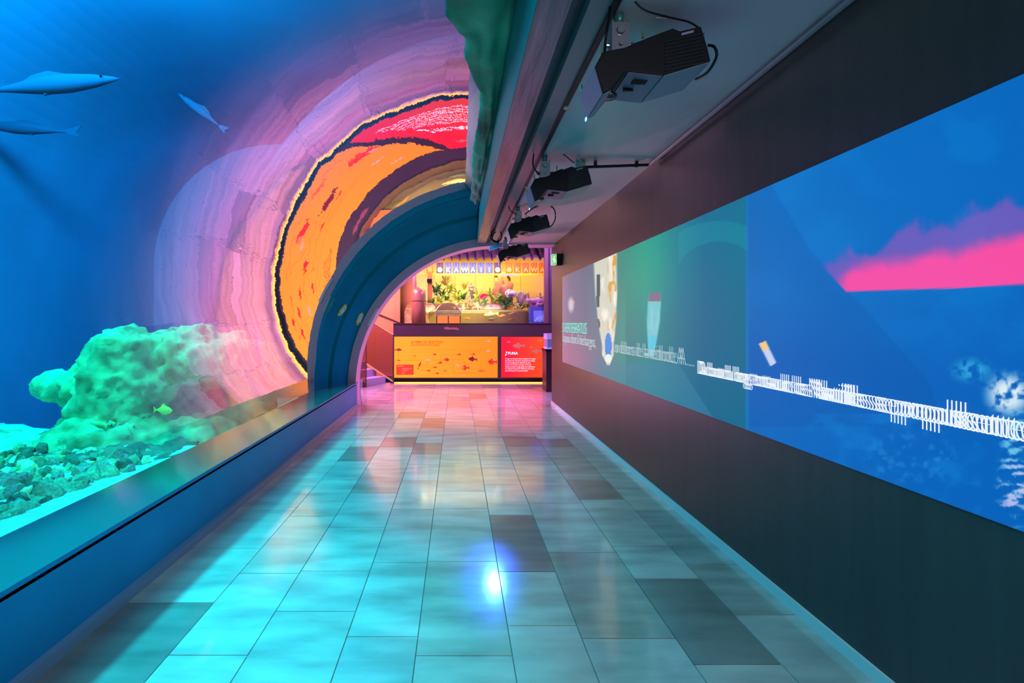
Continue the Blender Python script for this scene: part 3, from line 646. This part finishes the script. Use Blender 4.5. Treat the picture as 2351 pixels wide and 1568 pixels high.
x0,z0=w2(905,867); x1,z1=w2(1142.5,773)
po=poster(x0,x1,z0,z1,'long backlit orange poster with diagram of goldfish breeds on the counter',lin(255,158,22),lin(255,128,0),1.2)
def glow(n,rgb,es=.9): return mat(n,tuple(c*.8 for c in lin(*rgb)),.5,es=es,ec=lin(*rgb))
G={'red':glow('print_red',(225,30,10)),'dkr':glow('print_maroon',(110,15,30)),'brn':glow('print_brown',(120,50,5)),'lin':glow('print_line',(190,110,0)),'pnk':glow('print_pink',(255,150,130)),'ora':glow('print_orange',(240,90,10)),'whi':M_white,'gry':glow('print_grey',(165,95,85))}
def pr_(parent,mb,name,m,off): o=mb.build(name,m); o.parent=parent; o.location=(-parent.location.x,-parent.location.y,-parent.location.z); return o
zz=lambda X,Y:w2(900+X/9.404,770+Y/9.4)   # coordinates of the poster as read in its enlargement
y_a,y_b=YB-.0285,YB-.0245
def pfish(X,Y_,s,mk,flip=1,tilt=0,fat=.42):
    c=zz(X,Y_); pr_(po,MB().prism(fish_pts(c,s*1.3/9.404/F*YP,flip,tilt,fat),y_a,y_b),'fish_print',G[mk],0)
for a in ((150,310,105,'brn',-1,0,.42),(150,540,60,'red',-1,0,.3),(925,410,60,'red',-1),(1455,412,60,'red',-1),(1765,408,62,'red',-1),(1045,590,75,'red',-1,.15),(935,688,60,'red',-1),(795,760,60,'red',-1),(985,818,60,'red',-1),(1150,765,62,'ora',-1),(490,440,55,'brn',-1,0,.2),(1190,525,75,'red',-1,0,.75),(1725,510,125,'dkr',1,-.1,.55),(1415,640,60,'pnk',1,-.3),(1560,700,120,'red',1,0,.6),(1525,700,55,'pnk',1,0,.7),(2150,570,130,'red',1,0,.65),(2190,540,60,'pnk',1,0,.6),(1925,765,105,'ora',1,0,.4),(2070,335,60,'pnk',1,0,.5),(2095,125,62,'pnk',-1,0,.25),(780,530,90,'pnk',-1,0,.3),(600,630,120,'red',-1,1.15,.25),(2140,600,60,'ora',1,0,.8)): pfish(*a)
lm=MB()
def pl(*pts,w=7):
    for (xA,yA),(xB,yB_) in zip(pts[:-1],pts[1:]):
        a=zz(min(xA,xB)-w/2,max(yA,yB_)+w/2); b=zz(max(xA,xB)+w/2,min(yA,yB_)-w/2); lm.box(a[0],b[0],YB-.0265,YB-.0243,a[1],b[1])
pl((135,360),(135,500)); pl((200,530),(690,530)); pl((870,535),(1100,535)); pl((1050,535),(1050,418),(1400,418)); pl((1480,380),(1480,340),(2010,340)); pl((1510,410),(1700,410)); pl((1480,440),(1480,472),(1660,472))
pl((1265,520),(1560,520),(1560,630)); pl((1325,540),(1325,805),(1770,805)); pl((1440,540),(1440,610)); pl((2010,805),(2165,805),(2165,700)); pl((750,560),(750,640),(640,640)); pl((775,560),(775,680),(640,680),(640,762),(760,762)); pl((850,762),(1110,762)); pl((825,740),(825,690),(890,690)); pl((825,790),(825,820),(940,820)); pl((370,305),(2060,305),w=4); pl((230,358),(1140,358),w=4); pl((370,358),(370,440),(430,440),w=4); pl((2080,672),(2225,672),w=5)
pr_(po,lm,'diagram_lines',G['lin'],0)
a=zz(93,850); b=zz(468,630); pr_(po,MB().box(a[0],b[0],YB-.0268,YB-.0243,a[1],b[1]),'legend_box',glow('legend_red',(250,55,10)),0)
TM=lambda X,Y_,sx=1:(lambda c:Matrix(((sx,0,0,c[0]),(0,0,-1,YB-.0275),(0,1,0,c[1]),(0,0,0,1))))(zz(X,Y_))
tm=text_mb('SCHÉMA DE SÉLECTION',.070,M=TM(405,165),bold=.0016); text_mb('DU POISSON ROUGE',.070,tm,TM(405,225),bold=.0008); pr_(po,tm,'title',glow('title_orange',(225,80,0)),0)
tm=text_mb('LÉGENDE',.034,M=TM(112,672)); 
for k,(xx,ln) in enumerate(((215,220),(215,150),(215,70),(215,60))):
    a=zz(xx,715+k*36); b=zz(xx+ln,708+k*36); tm.box(a[0],b[0],YB-.029,YB-.027,a[1],b[1])
pr_(po,tm,'legend_text',G['pnk'],0)
x0,z0=w2(1151,866.5); x1,z1=w2(1254.5,773.5)
pf=poster(x0,x1,z0,z1,'backlit red poster headed FUNA with white text on the counter',lin(255,15,45),lin(255,80,0),1.05)
po2=lambda X,Y_:w2(1140+X/15.68,770+Y_/15.68)
for X,Y_,s,fl,mk in ((760,370,340,1,'gry'),(1420,570,260,1,'gry'),(1590,180,150,-1,'gry'),(450,240,130,-1,'gry'),(1250,430,100,-1,'gry')):
    pr_(pf,MB().prism(fish_pts(po2(X,Y_),s/15.68/F*YP*1.1,fl,0,.42),y_a,y_b),'fish_print',G[mk],0)
TM2=lambda X,Y_:(lambda c:Matrix(((1,0,0,c[0]),(0,0,-1,YB-.0275),(0,1,0,c[1]),(0,0,0,1))))(po2(X,Y_))
pr_(pf,text_mb('FUNA',.088,M=TM2(410,688),bold=.0015),'heading',M_white,0)
pr_(pf,MB().prism([po2(*p) for p in((335,590),(390,575),(370,640),(350,640))],y_a,y_b).prism([po2(*p) for p in((330,670),(375,660),(340,730),(300,735))],y_a,y_b),'fish_symbol',M_white,0)
tm=MB()
for k,t in enumerate(("Il s'agit du Carassin Doré, l'espèce à l'origine","de toutes les sélections de poissons rouges.","C'est précisément la sélection la plus","proche de l'ancêtre sauvage. Avant de","devenir poisson rouge grâce aux sélections,","il a d'abord été pêché (1000 ans avant JC)","puis élevé pour la consommation.")):
    text_mb(t,.0395,tm,TM2(310,860+k*72))
pr_(pf,tm,'body_text',M_white,0)
# balustrade panes on the counter
bx=[903,997,1092,1197,1290]
for i in range(4):
    a=(bx[i]+.6-VX)/F*11.13; b=(bx[i+1]-.6-VX)/F*11.13
    e=tag(centre(MB().box(a,b,11.12,11.132,1.401,2.47).build('balustrade_pane',M_pane)),['clear glass pane on the counter in front of the copper cylinder','clear glass pane on the counter in front of the glass dome','clear glass pane on the counter in front of the red flowers','clear glass pane on the counter at the blue aquarium'][i],'glass pane','glass panes standing on the counter')
# planting terrace and koi pool
S('trim_9',MB().box(-1.5,5.2,11.67,13.0,0,1.36),M_dark)
kp=empty('koi_pool',(.55,11.70,1.40),'long clear koi pool with murky greenish water','pool')
MB().box(-1.25,1.18,0,.02,0,.315).build('front_pane',M_pane,kp)
MB().box(-1.24,1.17,.021,.5,.002,.285).build('water',M_koiwater,kp)
MB().box(-1.25,1.18,-.004,.024,.316,.326).build('rim',mat('pool_rim',(.45,.38,.2),.3),kp)
MB().box(-1.25,1.18,.501,.53,0,.33).build('rear_wall',mat('pool_back',(.55,.52,.30),.8),kp)
S('trim_10',MB().prism([(12.24,1.36),(12.24,1.70),(12.6,1.82),(12.99,1.95),(12.99,1.36)],-1.35,2.4,'x'),mat('soil',(.34,.22,.09),.95,nz=(8,.5)))
ko=mat('koi_orange',(.95,.30,.03),.5); kw=mat('koi_cream',(.85,.75,.35),.5); kg=mat('koi_dark',(.10,.18,.12),.5)
for (x,y,L,m,rz,lab) in ((1074,731,.16,ko,2.9,'small orange koi in the pool near the dome'),(1126,722,.34,kw,-.25,'large cream koi at the top of the pool'),(1130,733,.22,kg,.2,'dark koi below the cream koi'),(1154,726,.26,ko,-.2,'bright orange koi right of the cream koi'),(1175,734,.24,mat('koi_peach',(.75,.38,.15),.5),-.15,'peach koi low at the right of the pool'),(1178,720,.24,mat('koi_pale',(.7,.5,.32),.5),-.3,'pale pink koi high at the right of the pool')):
    fish('koi_carp',P(x,y,11.83),L,rz if abs(rz)>1 else rz,m,lab,'koi',fat=.30,wid=.2,group='koi in the pool',ry=-.08)
# glass dome on its orange box
dm=empty('viewing_dome',(-.20,11.62,1.40),'clear half round dome over an orange lit box beside the pool','dome')
MB().box(-.30,.26,.0,.05,0,.17).build('box_front',mat('dome_box',(.9,.30,.03),.5,es=.35,ec=(1,.33,.02)),dm)
for x in(-.31,-.03,.26): MB().box(x,x+.02,-.012,-.001,0,.18).build('post',M_brown,dm)
MB().box(-.34,.29,-.012,.05,.18,.20).build('frame_rail',M_stone2,dm)
d=MB(); n=24
d.prism([(.31*math.cos(PI*i/n)-.02,.215+.27*math.sin(PI*i/n)) for i in range(n+1)],-.01,.045); d.build('dome_shell',clear_mat('dome_glass',(.85,.85,.7),.25,diff=(.6,.55,.3),dfac=.15),dm,smooth=False)
rp=[(.31*math.cos(PI*i/n)-.02,-.01,.215+.27*math.sin(PI*i/n)) for i in range(n+1)]; MB().tube(rp,.012,6).build('dome_rim',mat('dome_rim',(.5,.45,.35),.2,metal=.5),dm)
# back wall of display, beam, side post
S('wall_display',MB().box(-1.15,2.35,12.98,12.995,1.3,3.4),M_yell)
for i,x in enumerate((996,1045,1092,1141,1196)):
    X=(x-VX)/F*12.9; S('trim_%d'%(11+i),MB().box(X-.006,X+.006,12.965,12.979,1.7,2.75),M_yelbeam)
S('trim_16',MB().box(-1.1,2.35,12.3,12.36,2.62,2.69),M_yelbeam)
S('trim_17',MB().box(-.76,-.64,12.2,12.3,1.6,3.1),M_amber)
S('trim_18',MB().box(1.03,1.12,12.4,12.5,1.6,3.1),M_amber)
S('trim_19',MB().box((1250-VX)/F*11.4,(1262-VX)/F*11.4,11.4,11.5,1.4,3.6),mat('post_brown',(.16,.10,.08),.4))
S('trim_20',MB().box((1262-VX)/F*11.35,2.45,11.35,11.6,1.4,3.6),M_col)
# tiled roof (corrugated, sloping up and back)
def roof(name,label,ya,za,yb,zb,xa,xb,pitch=.195,amp=.045):
    mb=MB(); nx_=int((xb-xa)/pitch*12); rows=7; vs=[]
    for j in range(rows+1):
        t=j/rows
        for i in range(nx_+1):
            x=xa+(xb-xa)*i/nx_; w_=abs(math.cos(PI*(x-xa)/pitch)); vs.append((x,ya+(yb-ya)*t,za+(zb-za)*t+amp*(1-2*(1-w_)**1.4)-(.03*((j%2)))))
    k=nx_+1; mb.add(vs,[(j*k+i,j*k+i+1,(j+1)*k+i+1,(j+1)*k+i) for j in range(rows) for i in range(nx_)])
    o=mb.build(name,M_roof,smooth=True); s_=o.modifiers.new('s','SOLIDIFY'); s_.thickness=.03; return tag(o,label,'roof')
roof('tiled_roof','dark wavy tiled canopy roof above the koi display',11.62,2.95,12.9,3.75,-1.6,2.15)
# banners; cloth and letters glow in place of lamp light on them
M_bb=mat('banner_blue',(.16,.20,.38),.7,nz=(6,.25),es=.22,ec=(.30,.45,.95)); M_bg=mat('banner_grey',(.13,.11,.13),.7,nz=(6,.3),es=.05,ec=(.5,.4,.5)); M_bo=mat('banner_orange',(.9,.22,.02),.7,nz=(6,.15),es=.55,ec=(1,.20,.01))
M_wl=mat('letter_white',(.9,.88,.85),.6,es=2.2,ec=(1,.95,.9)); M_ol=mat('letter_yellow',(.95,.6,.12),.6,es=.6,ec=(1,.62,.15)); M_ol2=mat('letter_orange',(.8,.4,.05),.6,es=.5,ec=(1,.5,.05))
def banner(px,ch,m,lm_,label,gr):
    c=P(px,603,11.75); h=.262; wd=.166
    e=empty('banner',(c.x,11.75,c.z-h),label,'banner',gr)
    mb=MB(); n=8; 
    vs=[(wd*(i/n-.5),.012*math.sin(i*1.9),z) for z in(0,h*.5,h) for i in range(n+1)]
    vs2=[(x*(1 if z>0 else .96),y+.006,z) for x,y,z in vs]; k=n+1
    mb.add(vs+vs2,[(j*k+i,j*k+i+1,(j+1)*k+i+1,(j+1)*k+i) for j in range(2) for i in range(n)]+[(27+j*k+i,27+j*k+i+1,27+(j+1)*k+i+1,27+(j+1)*k+i) for j in range(2) for i in range(n)]+[(0,27,54-1-18,8)]*0+[(i,i+1,28+i,27+i) for i in range(n)])
    mb.build('cloth',m,e)
    if ch=='@':
        r=MB(); 
        def rg2(R_,r_,y): 
            q_=[(R_*math.cos(2*PI*i/28),R_*math.sin(2*PI*i/28)+.085) for i in range(28)]; s2=[(r_*math.cos(2*PI*i/28),r_*math.sin(2*PI*i/28)+.085) for i in range(28)]
            r.add([(x,y,z) for x,z in q_+s2],[(i,(i+1)%28,28+(i+1)%28,28+i) for i in range(28)])
        rg2(.058,.048,-.016)
        for k5 in range(5):
            a=2*PI*k5/5+PI/2; r.prism([(.026*math.cos(a)+.017*math.cos(b_),.085+.026*math.sin(a)+.017*math.sin(b_)) for b_ in [2*PI*t/10 for t in range(10)]],-.018,-.015)
        r.build('emblem',lm_,e)
    else:
        M=Matrix(((1,0,0,0),(0,0,-1,-.017),(0,1,0,.032),(0,0,0,1))); text_mb(ch,.155,M=M,align='CENTER',bold=.004,ext=.001).build('letter',lm_,e)
banner(987,'@',M_bo,M_ol2,'orange banner with round emblem left of the grey banners','orange banners')
for k,(ch,nm) in enumerate((('@','grey banner with white round emblem, left end of the blue row'),('K','blue banner with white letter K'),('A','blue banner with white letter A left of the W'),('W','blue banner with white letter W'),('A','blue banner with white letter A right of the W'),('I','blue banner with the first white letter I'),('I','blue banner with the last white letter I'),('@','grey banner with white round emblem, right end of the blue row'))):
    banner(1010+18.9*k,ch,M_bg if ch=='@' else M_bb,M_wl,nm,'blue KAWAII banners')
for k,(ch,nm) in enumerate((('@','orange banner with round emblem left of the orange K'),('K','orange banner with yellow letter K'),('A','orange banner with yellow letter A left of the W'),('W','orange banner with yellow letter W'),('A','orange banner with yellow letter A beside the dark post'))):
    banner(1169+19*k,ch,M_bo,M_ol,nm,'orange KAWA banners')
tb=tag(centre(MB().tube([P(1150,632,11.9),P(1190,632,11.9)],.012,8).build('light_tube',mat('violet_tube',(.3,.2,.8),.4,es=2.0,ec=(.35,.25,1)))),'thin violet light tube below the banners near the golden rock','light tube')
# golden tufa rock, stones
rock('tufa_rock',P(1152,672,12.35),(.22,.16,.50),5,M_tufa,'tall pitted golden rock column standing behind the plants',sub=4,amp=.5,freq=2,ridge=.25)
rock('scholar_stone',P(1172,675,12.0),(.12,.1,.09),8,mat('pale_tufa',(.5,.46,.42),.9,nz=(14,.6)),'pale speckled rock on top of the ferns',sub=3,amp=.5,ridge=.3)
rock('garden_stone',P(1195,687,12.1),(.10,.1,.20),12,M_stone2,'grey upright garden stone right of the golden rock, left of two',sub=3,amp=.6,ridge=.3)
rock('garden_stone',P(1208,690,12.15),(.12,.1,.17),14,M_stone2,'grey upright garden stone next to the blue aquarium',sub=3,amp=.6,ridge=.3)
rock('garden_stone',P(985,708,12.0),(.16,.12,.13),16,mat('pink_stone',(.4,.25,.2),.9,nz=(9,.5)),'pinkish stone at the left end of the planting',sub=3,amp=.5)
rock('garden_stone',P(1130,705,12.0),(.26,.12,.08),18,mat('mauve_stone',(.42,.28,.28),.9,nz=(9,.5)),'low mauve stones at the water edge under the golden rock',sub=3,amp=.5)
tk=empty('stone_lantern',P(1082,668,12.3),'small stone lantern with pagoda roof among the plants','lantern')
MB().box(-.035,.035,-.035,.035,-.22,.0).build('post',M_stone2,tk)
mb=MB(); mb.box(-.075,.075,-.06,.06,0,.02)
for s in(-1,1):
    for s2 in(-1,1): mb.box(s*.05-.012,s*.05+.012,s2*.045-.012,s2*.045+.012,.02,.1)
mb.build('light_chamber',M_stone2,tk)
MB().lathe([(0,.17),(.03,.155),(.10,.115),(.125,.10),(.0,.10)],(0,0,0),4).build('roof',M_stone2,tk); MB().lathe([(0,.22),(.014,.20),(.02,.18),(.01,.165)],(0,0,0),8).build('finial',M_stone2,tk)
# plants
def plant(px,py,D,h,nl,wd,m,label,arch=.9,seed=0,up=.5,cat='plant',stem=None):
    rn=random.Random(seed+17); c=P(px,py,D); mb=MB()
    for i in range(nl):
        a=rn.uniform(0,2*PI); L_=h*rn.uniform(.6,1.1); el=rn.uniform(up,1.45); w_=wd*rn.uniform(.7,1.3); pts=[]; p=Vector((rn.uniform(-.02,.02),rn.uniform(-.02,.02),0)); n=6
        vs=[];fs=[]; side=Vector((-math.sin(a),math.cos(a),0))
        for k in range(n+1):
            t=k/n; ww=w_*math.sin(PI*min(.12+t*.88,1))*.5+.0006; up_=Vector((0,0,w_*.25))
            vs+= [p-side*ww,p+up_*0,p+side*ww]
            e_=el-arch*t*1.6; p=p+Vector((math.cos(a)*math.cos(e_),math.sin(a)*math.cos(e_)*.6,math.sin(e_)))*L_/n
        for k in range(n):
            for q_ in(0,1): fs.append((k*3+q_,k*3+q_+1,(k+1)*3+q_+1,(k+1)*3+q_))
        mb.add(vs,fs)
    o=mb.build('plant',m); o.location=c; o.scale=(1.25,1.1,1.75)
    if stem: 
        s_=MB().tube([(0,0,-stem),(0,0,0)],.012,8).build('stem',M_brown,o)
    return tag(o,label,cat)
G1,G2,G3,G4=M_leafs
for k,a in enumerate([
 (990,700,12.1,.22,26,.05,G1,'leafy green plant beside the copper cylinder'),
 (1000,676,12.3,.24,30,.045,G4,'dark green bushy plant below the left orange banner'),
 (1006,668,12.4,.20,24,.03,G1,'green plant high up behind the bushy one at left'),
 (1022,655,12.45,.34,40,.014,mat('palm_leaf',(.35,.24,.04),.6),'spiky palm with thin leaves at the yellow back wall'),
 (1032,672,12.3,.22,34,.045,G2,'lime green upright plant right of the palm'),
 (1010,697,12.0,.20,26,.05,G2,'lime leafed plant above the left of the dome'),
 (1026,690,12.1,.16,22,.05,G1,'small green plant directly above the dome'),
 (1048,695,12.1,.24,34,.04,G2,'yellow green plant just right of the dome top'),
 (1064,688,12.2,.26,36,.03,G1,'dense green plant left of the stone lantern'),
 (1066,665,12.4,.26,30,.012,mat('twig_plant',(.5,.42,.06),.6),'twiggy yellow plant rising left of the lantern'),
 (1078,700,12.0,.22,40,.03,G3,'pale variegated plant at the water edge left of centre'),
 (1092,694,12.1,.24,40,.03,G2,'lime tuft in front of the stone lantern'),
 (1100,690,12.25,.34,34,.014,mat('reed_leaf',(.5,.5,.12),.6),'tall thin reeds right of the stone lantern'),
 (1096,706,11.95,.18,36,.03,G3,'pale variegated plant below the red flowers'),
 (1064,708,11.95,.16,34,.03,G3,'low pale leafed plant by the right edge of the dome'),
 (1112,700,12.0,.18,28,.05,G1,'green plant under the red flowers'),
 (1136,694,12.0,.20,28,.035,G2,'lime plant at the foot of the golden rock'),
 (1148,690,12.1,.18,28,.03,G1,'small green fern in front of the golden rock'),
 (1160,703,11.9,.26,34,.05,G4,'broad dark green fern at the water edge'),
 (1172,698,12.0,.20,24,.04,G1,'green fern below the speckled rock'),
 (1203,704,11.95,.12,20,.03,G2,'small lime tuft at the foot of the garden stones'),
 (1046,706,11.9,.13,30,.04,G3,'low pale ground cover beside the right foot of the dome'),
 (1120,708,11.9,.10,26,.04,G2,'low lime ground cover at the water edge left of the mauve stones'),
 (1016,680,12.35,.20,34,.04,G1,'green plant under the spiky palm'),
 (1050,680,12.35,.20,34,.03,G2,'yellow green plant behind the others near the twiggy plant'),
 (1086,684,12.4,.18,30,.04,G1,'green plant at the foot of the stone lantern'),
 (1126,684,12.35,.22,34,.03,G2,'tall lime plant left of the golden rock'),
 (1186,706,11.95,.12,26,.04,G3,'pale ground cover right of the broad fern'),
 (1218,700,12.1,.14,26,.03,G1,'small green tuft between the garden stones and the blue aquarium'),
 (1242,695,12.0,.22,34,.05,G2,'bright lime plant on the rocks above the blue aquarium')]): plant(*a,seed=k,arch=.9 if k not in(3,12) else .45,up=.3 if k not in(9,12) else .9)
fl=empty('flowers',P(1111,681,11.9),'cluster of deep red flowers in the middle of the planting','flowers')
for k,(dx,dz) in enumerate(((-.07,.0),(-.03,.045),(.02,.05),(.06,.03),(.0,0),(-.05,-.045),(.035,-.01))):
    me=rock_mesh('bloom',(.036,.03,.03),k+40,sub=3,amp=.5,freq=3); me.materials.append(M_red); o=bpy.data.objects.new('bloom',me); COL.objects.link(o); o.parent=fl; o.location=(dx,0,dz)
MB().tube([(0,0.02,-.15),(0,.02,.0)],.008).build('stem',G1,fl)
# blue aquarium at the right
aq=empty('blue_aquarium',(1.95,11.5,1.40),'small blue aquarium under purple rocks at the right of the display','aquarium')
MB().box(-.20,.50,.0,.4,0,.40).build('cabinet',mat('aq_blue',(.05,.07,.28),.4,es=.10,ec=(.08,.12,.7)),aq)
MB().box(-.12,.42,-.006,-.001,.03,.30).build('water_window',mat('aq_water',(.12,.2,.5),.3,es=.45,ec=(.12,.18,.62),nz=(3,.4)),aq)
mb=MB(); 
for k in range(5): mb.tube([(-.08+.05*k,-.01,.05+.02*(k%2)),(-.04+.05*k,-.011,.12),(.0+.06*k,-.01,.15+.02*k)],.008,5)
mb.build('coral',mat('aq_coral',(.35,.45,.8),.6,es=.4,ec=(.4,.5,1)),aq)
rock('purple_rock',P(1243,694,11.7),(.28,.2,.12),31,mat('mauve_rock',(.40,.26,.36),.9,nz=(8,.5),bump=(10,.7)),'heap of purple pink rock on the blue aquarium',sub=4,amp=.5,ridge=.2)
# copper cylinder and pipes
cy=empty('copper_cylinder',(-.93,11.55,1.40),'tall copper coloured cylinder with domed top on the counter','cylinder')
MB().lathe([(0,0),(.17,0),(.17,.70),(.16,.78),(.12,.84),(.06,.87),(0,.88)],(0,0,0),32).build('shell',mat('copper',(.50,.25,.13),.28,metal=.35),cy,smooth=True)
MB().lathe([(.171,.52),(.176,.525),(.176,.535),(.171,.54)],(0,0,0),32).build('band',M_brown,cy)
MB().tube([(-.12,.25,.0),(-.12,.25,2.0)],.05,12).build('pipe',mat('pipe_copper',(.4,.22,.14),.35),cy,smooth=True)
tag(centre(MB().box((981-VX)/F*12.2,(992-VX)/F*12.2,12.1,12.22,2.43,2.52).build('wall_lamp',M_black)),'small dark lamp fixed below the left orange banner','lamp')
S('trim_21',MB().box(-3.24,-1.52,12.7,12.8,0,3.4),mat('amber_panel',(.62,.30,.12),.4))
S('trim_22',MB().prism([(-2.9,1.95),(-1.3,1.30),(-1.3,1.33),(-2.9,1.99)],12.66,12.70),M_brown)  # brown diagonal bar standing for a reflection on the amber panel
# pedestal at the right
pe=empty('pedestal',(1.96,9.75,0),'slim dark pedestal carrying a small lit tank beside the right wall','pedestal')
MB().box(-.15,.35,0,.45,.0,.83).build('base',mat('pedestal_dark',(.05,.015,.02),.4),pe)
MB().box(-.165,.36,-.01,.46,.831,.87).build('top',M_black,pe)
pt=empty('small_tank',(1.96,9.78,.871),'small pale violet glass tank standing on the pedestal','tank')
MB().box(-.13,.33,0,.38,.0,.03).build('tray',mat('tank_tray',(.45,.45,.8),.4,es=.4,ec=(.45,.4,1)),pt)
MB().box(-.12,.32,.01,.37,.031,.20).build('water',mat('tank_water',(.12,.14,.35),.2,es=.25,ec=(.2,.25,.7)),pt)
MB().box(-.13,.33,0,.38,.201,.315).build('glass',mat('tank_glass',(.45,.35,.6),.15,es=.25,ec=(.55,.4,.9)),pt)
# stairs
st=empty('staircase',P(868,884,10.93),'lilac stairs climbing to the left behind the arch','stairs')
base=Vector(((842-VX)/F*10.55,10.55,0)); tip=Vector(((894-VX)/F*11.25,11.25,0)); al=(tip-base).normalized(); up_=Vector((-al.y,al.x,0))
for k in range(4):
    Mx=Matrix(((al.x,up_.x,0,0),(al.y,up_.y,0,0),(0,0,1,0),(0,0,0,1)))
    p=base-st.location+up_*(.27*k); p.z=0
    MB().box(-.25,.66,0,.285,0.001,.165*(k+1),M=Matrix.Translation(p)@Mx).build('step',M_step,st)
st.location.z=0
bl=empty('stair_balustrade',(-1.75,11.14,0),'bronze tinted glass balustrade with slanting top beside the stairs','balustrade')
bq=lambda x,y:((x-VX)/F*11.14+1.75,EYE-(y-VY)/F*11.14)
MB().prism([bq(842,741),bq(858,741),bq(903,769),bq(903,877),bq(842,836)],-.008,.004).build('pane',M_tint,bl)
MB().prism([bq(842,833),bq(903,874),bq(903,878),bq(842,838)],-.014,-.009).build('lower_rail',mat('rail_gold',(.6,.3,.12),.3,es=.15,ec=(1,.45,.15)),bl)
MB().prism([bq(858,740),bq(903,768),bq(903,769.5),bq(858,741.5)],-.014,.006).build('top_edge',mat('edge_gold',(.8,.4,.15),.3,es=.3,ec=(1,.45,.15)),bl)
MB().prism([bq(880,861),bq(903,874),bq(903,880),bq(896,880),bq(893,866)],.006,.03).build('stringer',M_brown,bl)
MB().box(bq(902,0)[0],bq(905,0)[0],-.02,.0,.0,1.13).build('post',M_brown,bl)
bl2=empty('stair_balustrade',(-2.0,10.45,0),'bronze tinted glass panel with dark foot at the near side of the stairs','balustrade')
bq2=lambda x,y:((x-VX)/F*10.45+2.0,EYE-(y-VY)/F*10.45)
MB().prism([bq2(800,740),bq2(841,770),bq2(841,888),bq2(800,860)],-.006,.006).build('pane',M_tint,bl2)
MB().prism([bq2(800,862),bq2(841,881),bq2(841,889),bq2(800,889)],-.02,-.0065).build('foot',M_brown,bl2)
MB().box(bq2(840,0)[0],bq2(841.5,0)[0],-.012,.012,.0,1.12).build('edge_post',M_brown,bl2)
